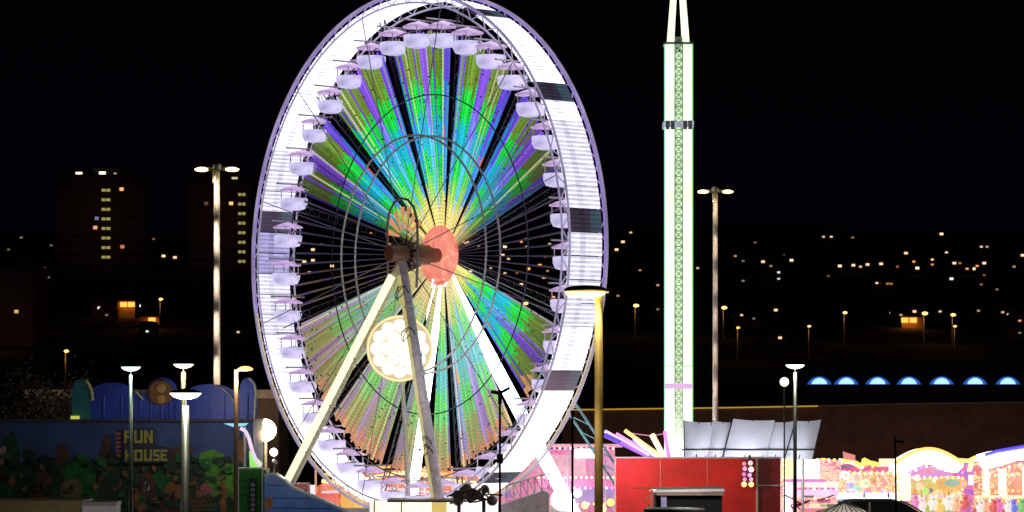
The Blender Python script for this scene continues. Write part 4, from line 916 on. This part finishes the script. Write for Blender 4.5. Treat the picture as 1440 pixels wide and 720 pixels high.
for x in (1372, 1392, 1411, 1431): Bd.rect('post', x, 706, x + 1.6, 800, -.9, .12, mat('orange_post', (.6, .2, .1), .5))
RIDES.append((Bd, [([(1384, 662), (1405, 659), (1425, 653), (1460, 650), (1500, 649)], (WH, OR)), ([(1372, 703.5), (1500, 703.5)], (YE, OR, WH)), ([(1380, 668), (1500, 664)], (YE, WH)), ([(1380, 690), (1500, 689)], (OR, YE))]))
# soft toys hung in the stall fronts
toyc = {'white': (250, 240, 235), 'pink': (240, 120, 190), 'yellow': (250, 210, 100), 'red': (225, 80, 70), 'blue': (110, 130, 235), 'green': (130, 205, 110), 'peach': (250, 185, 140)}
spots = [(1287, 706, 'pink', 'first'), (1296, 710, 'white', 'second'), (1312, 708, 'white', 'third'), (1321, 711, 'yellow', 'fourth'), (1334, 708, 'white', 'fifth'), (1345, 710, 'peach', 'sixth'), (1357, 707, 'red', 'seventh'),
         (1379, 713, 'white', 'eighth'), (1386, 711, 'peach', 'ninth'), (1398, 713, 'red', 'tenth'), (1404, 711, 'pink', 'eleventh'), (1418, 712, 'white', 'twelfth'), (1425, 713, 'blue', 'thirteenth'), (1437, 712, 'green', 'fourteenth')]
for px, py, c_, od in spots:
    D = 206; p = P(px, py, D); s = .3
    t = thing('soft_toy', '%s soft toy, %s from the left hanging in the lit stall row at bottom right' % (c_, od), 'soft toy', p, 0, 'soft toys hanging in the lit stalls')
    m_ = em(toyc[c_], .85)
    MB().ball((0, 0, -.1), s, 12, 1.15).obj('body', m_, t, True)
    h_ = MB().ball((0, -.05, .33), s * .72, 12).ball((-.17, -.03, .53), .08, 8).ball((.17, -.03, .53), .08, 8).obj('head', m_, t, True)
    MB().ball((-.08, -.26, .37), .03, 6).ball((.08, -.26, .37), .03, 6).ball((0, -.28, .29), .04, 6).obj('face', dark, h_)
    MB().ball((-.17, -.12, -.42), .11, 8).ball((.17, -.12, -.42), .11, 8).ball((-.3, -.06, .02), .09, 8, 1.6).ball((.3, -.06, .02), .09, 8, 1.6).obj('limbs', m_, t, True)
    MB().cyl((0, 0, .5), (0, 0, 1.0), .015, n=4).obj('hanging_cord', dark, t)
add_light(P(1200, 690, 200), 200, (1, .8, .7), .5, name='fair_glow'); add_light(P(1370, 690, 198), 300, (1, .8, .6), .5, name='fair_glow')
# strings of small bulbs along the ride fronts
def bulbs(Bd, pts, dy, step, r, cols, s_=2.):
    """one string of bulbs as one part"""
    P_ = [Bd.q(x, y, dy) for x, y in pts]; ms = [em(c_, s_) for c_ in cols]; b = MB(); acc = 0; k = 0
    for a_, e_ in zip(P_[:-1], P_[1:]):
        L_ = (e_ - a_).length; d_ = acc
        while d_ < L_: b.ball(a_.lerp(e_, d_ / L_), r, 6, 1., k % len(ms)); k += 1; d_ += step
        acc = d_ - L_
    if k <= 30:
        nv = len(b.v) // k; nf = len(b.f) // k
        for i in range(k):
            q = MB(); q.v = b.v[i * nv:(i + 1) * nv]; q.f = [tuple(j - i * nv for j in f) for f in b.f[i * nf:(i + 1) * nf]]; q.c = [None] * nf
            q.obj('bulb', ms[i % len(ms)], Bd.root)
        return
    return b.obj('bulb_string', ms, Bd.root)
for Bd, ps in RIDES:
    for (pts, cols) in ps: bulbs(Bd, pts, -1.1, .42, .1, cols)
# tents in front
def tent(label, px0, px1, apx, ytop, ye, D, m_, ribs=0, group=None):
    Bd = Board('tent', label, 'tent', (px0 + px1) / 2, D, group); b = MB(); a = Bd.q(apx, ytop, 1.6); L_, R_ = Bd.q(px0, ye, 0), Bd.q(px1, ye, 0)
    Lb, Rb = L_ + V((0, 3.4, 0)), R_ + V((0, 3.4, 0))
    b.raw([L_, R_, Rb, Lb, a], [(0, 1, 4), (1, 2, 4), (2, 3, 4), (3, 0, 4), (3, 2, 1, 0)]); o = b.obj('roof', m_, Bd.root)
    z = L_.z
    if ribs:
        r_ = MB()
        for i in range(ribs + 1): r_.cyl(L_.lerp(R_, i / ribs) + V((0, -.03, .02)), a + V((0, -.03, .02)), .03, n=4)
        r_.obj('roof_rib', dark, o)
    MB().box(((L_.x + R_.x) / 2, 1.7, z / 2), ((R_.x - L_.x) * .96, 3.2, z - .1)).obj('wall', m_, Bd.root)
    for x in (L_.x + .05, R_.x - .05): MB().cyl((x, -.03, 0), (x, -.03, z), .04, n=6).obj('pole', steel, Bd.root)
    return Bd
T1 = tent('grey ribbed peaked tent at the bottom edge below the white prize booth', 1150, 1235, 1192, 706, 727, 142, mat('tent_grey', (.45, .42, .38), .8, 0, .15), 8)
add_light((0, -4, 7.5), 1500, (1, .9, .8), .3, T1.root)  # unseen point light added so the grey tent reads as lit
Bd = Board('marquee', 'black flat topped marquee at the bottom edge below the cream arch', 'tent', 1255, 156)
Bd.poly('roof', [(1192, 728), (1196, 706), (1208, 704.5), (1264, 704.5), (1280, 712), (1305, 728)], 0, 3.5, black)
Bd.rect('wall', 1198, 728, 1300, 860, .3, 3, black); Bd.tube('ridge_trim', [(1266, 704), (1282, 711), (1308, 728)], -.05, .05, mat('trim_pink', (.5, .3, .3), .5)); Bd.rect('post', 1221, 706, 1224, 800, -.12, .1, cream)

# thin black poles near the camera
def pole(label, px, ytop, D, r, lean=0):
    Bd = Board('pole', label, 'pole', px, D); c = Bd.q(px, ytop); MB().cyl((lean, 0, 0), (0, 0, c.z), r * 1.2, r, 8).obj('shaft', black, Bd.root); return Bd, c
Bd, c = pole('thin black pole carrying a crossed camera bracket over the lower right of the wheel', 703, 553, 90, .035)
b = MB().box(c + V((-.12, 0, .02)), (.34, .14, .12), m=Matrix.Rotation(R(12), 3, 'Y')).box(c + V((.14, 0, .08)), (.4, .1, .1), m=Matrix.Rotation(R(-28), 3, 'Y')).cyl(c - V((0, 0, .35)), c + V((0, 0, .1)), .06, n=8)
b.obj('camera_bracket', black, Bd.root)
MB().box(Bd.q(703, 645), (.2, .15, .3)).obj('sign_box', mat('box_red', (.4, .05, .03), .5), Bd.root)
Bd, c = pole('plain thin black pole with a round knob right of the wheel foot', 805, 580, 90, .035); MB().ball(c, .07).obj('knob', black, Bd.root)
Bd, c = pole('thin black leaning pole with a short arm before the cream arch', 1259, 614, 92, .03, .1)
MB().cyl(c - V((0, 0, .15)), c + V((.18, 0, -.17)), .03, n=6).box(c + V((.2, 0, -.17)), (.14, .08, .08)).obj('arm', black, Bd.root)
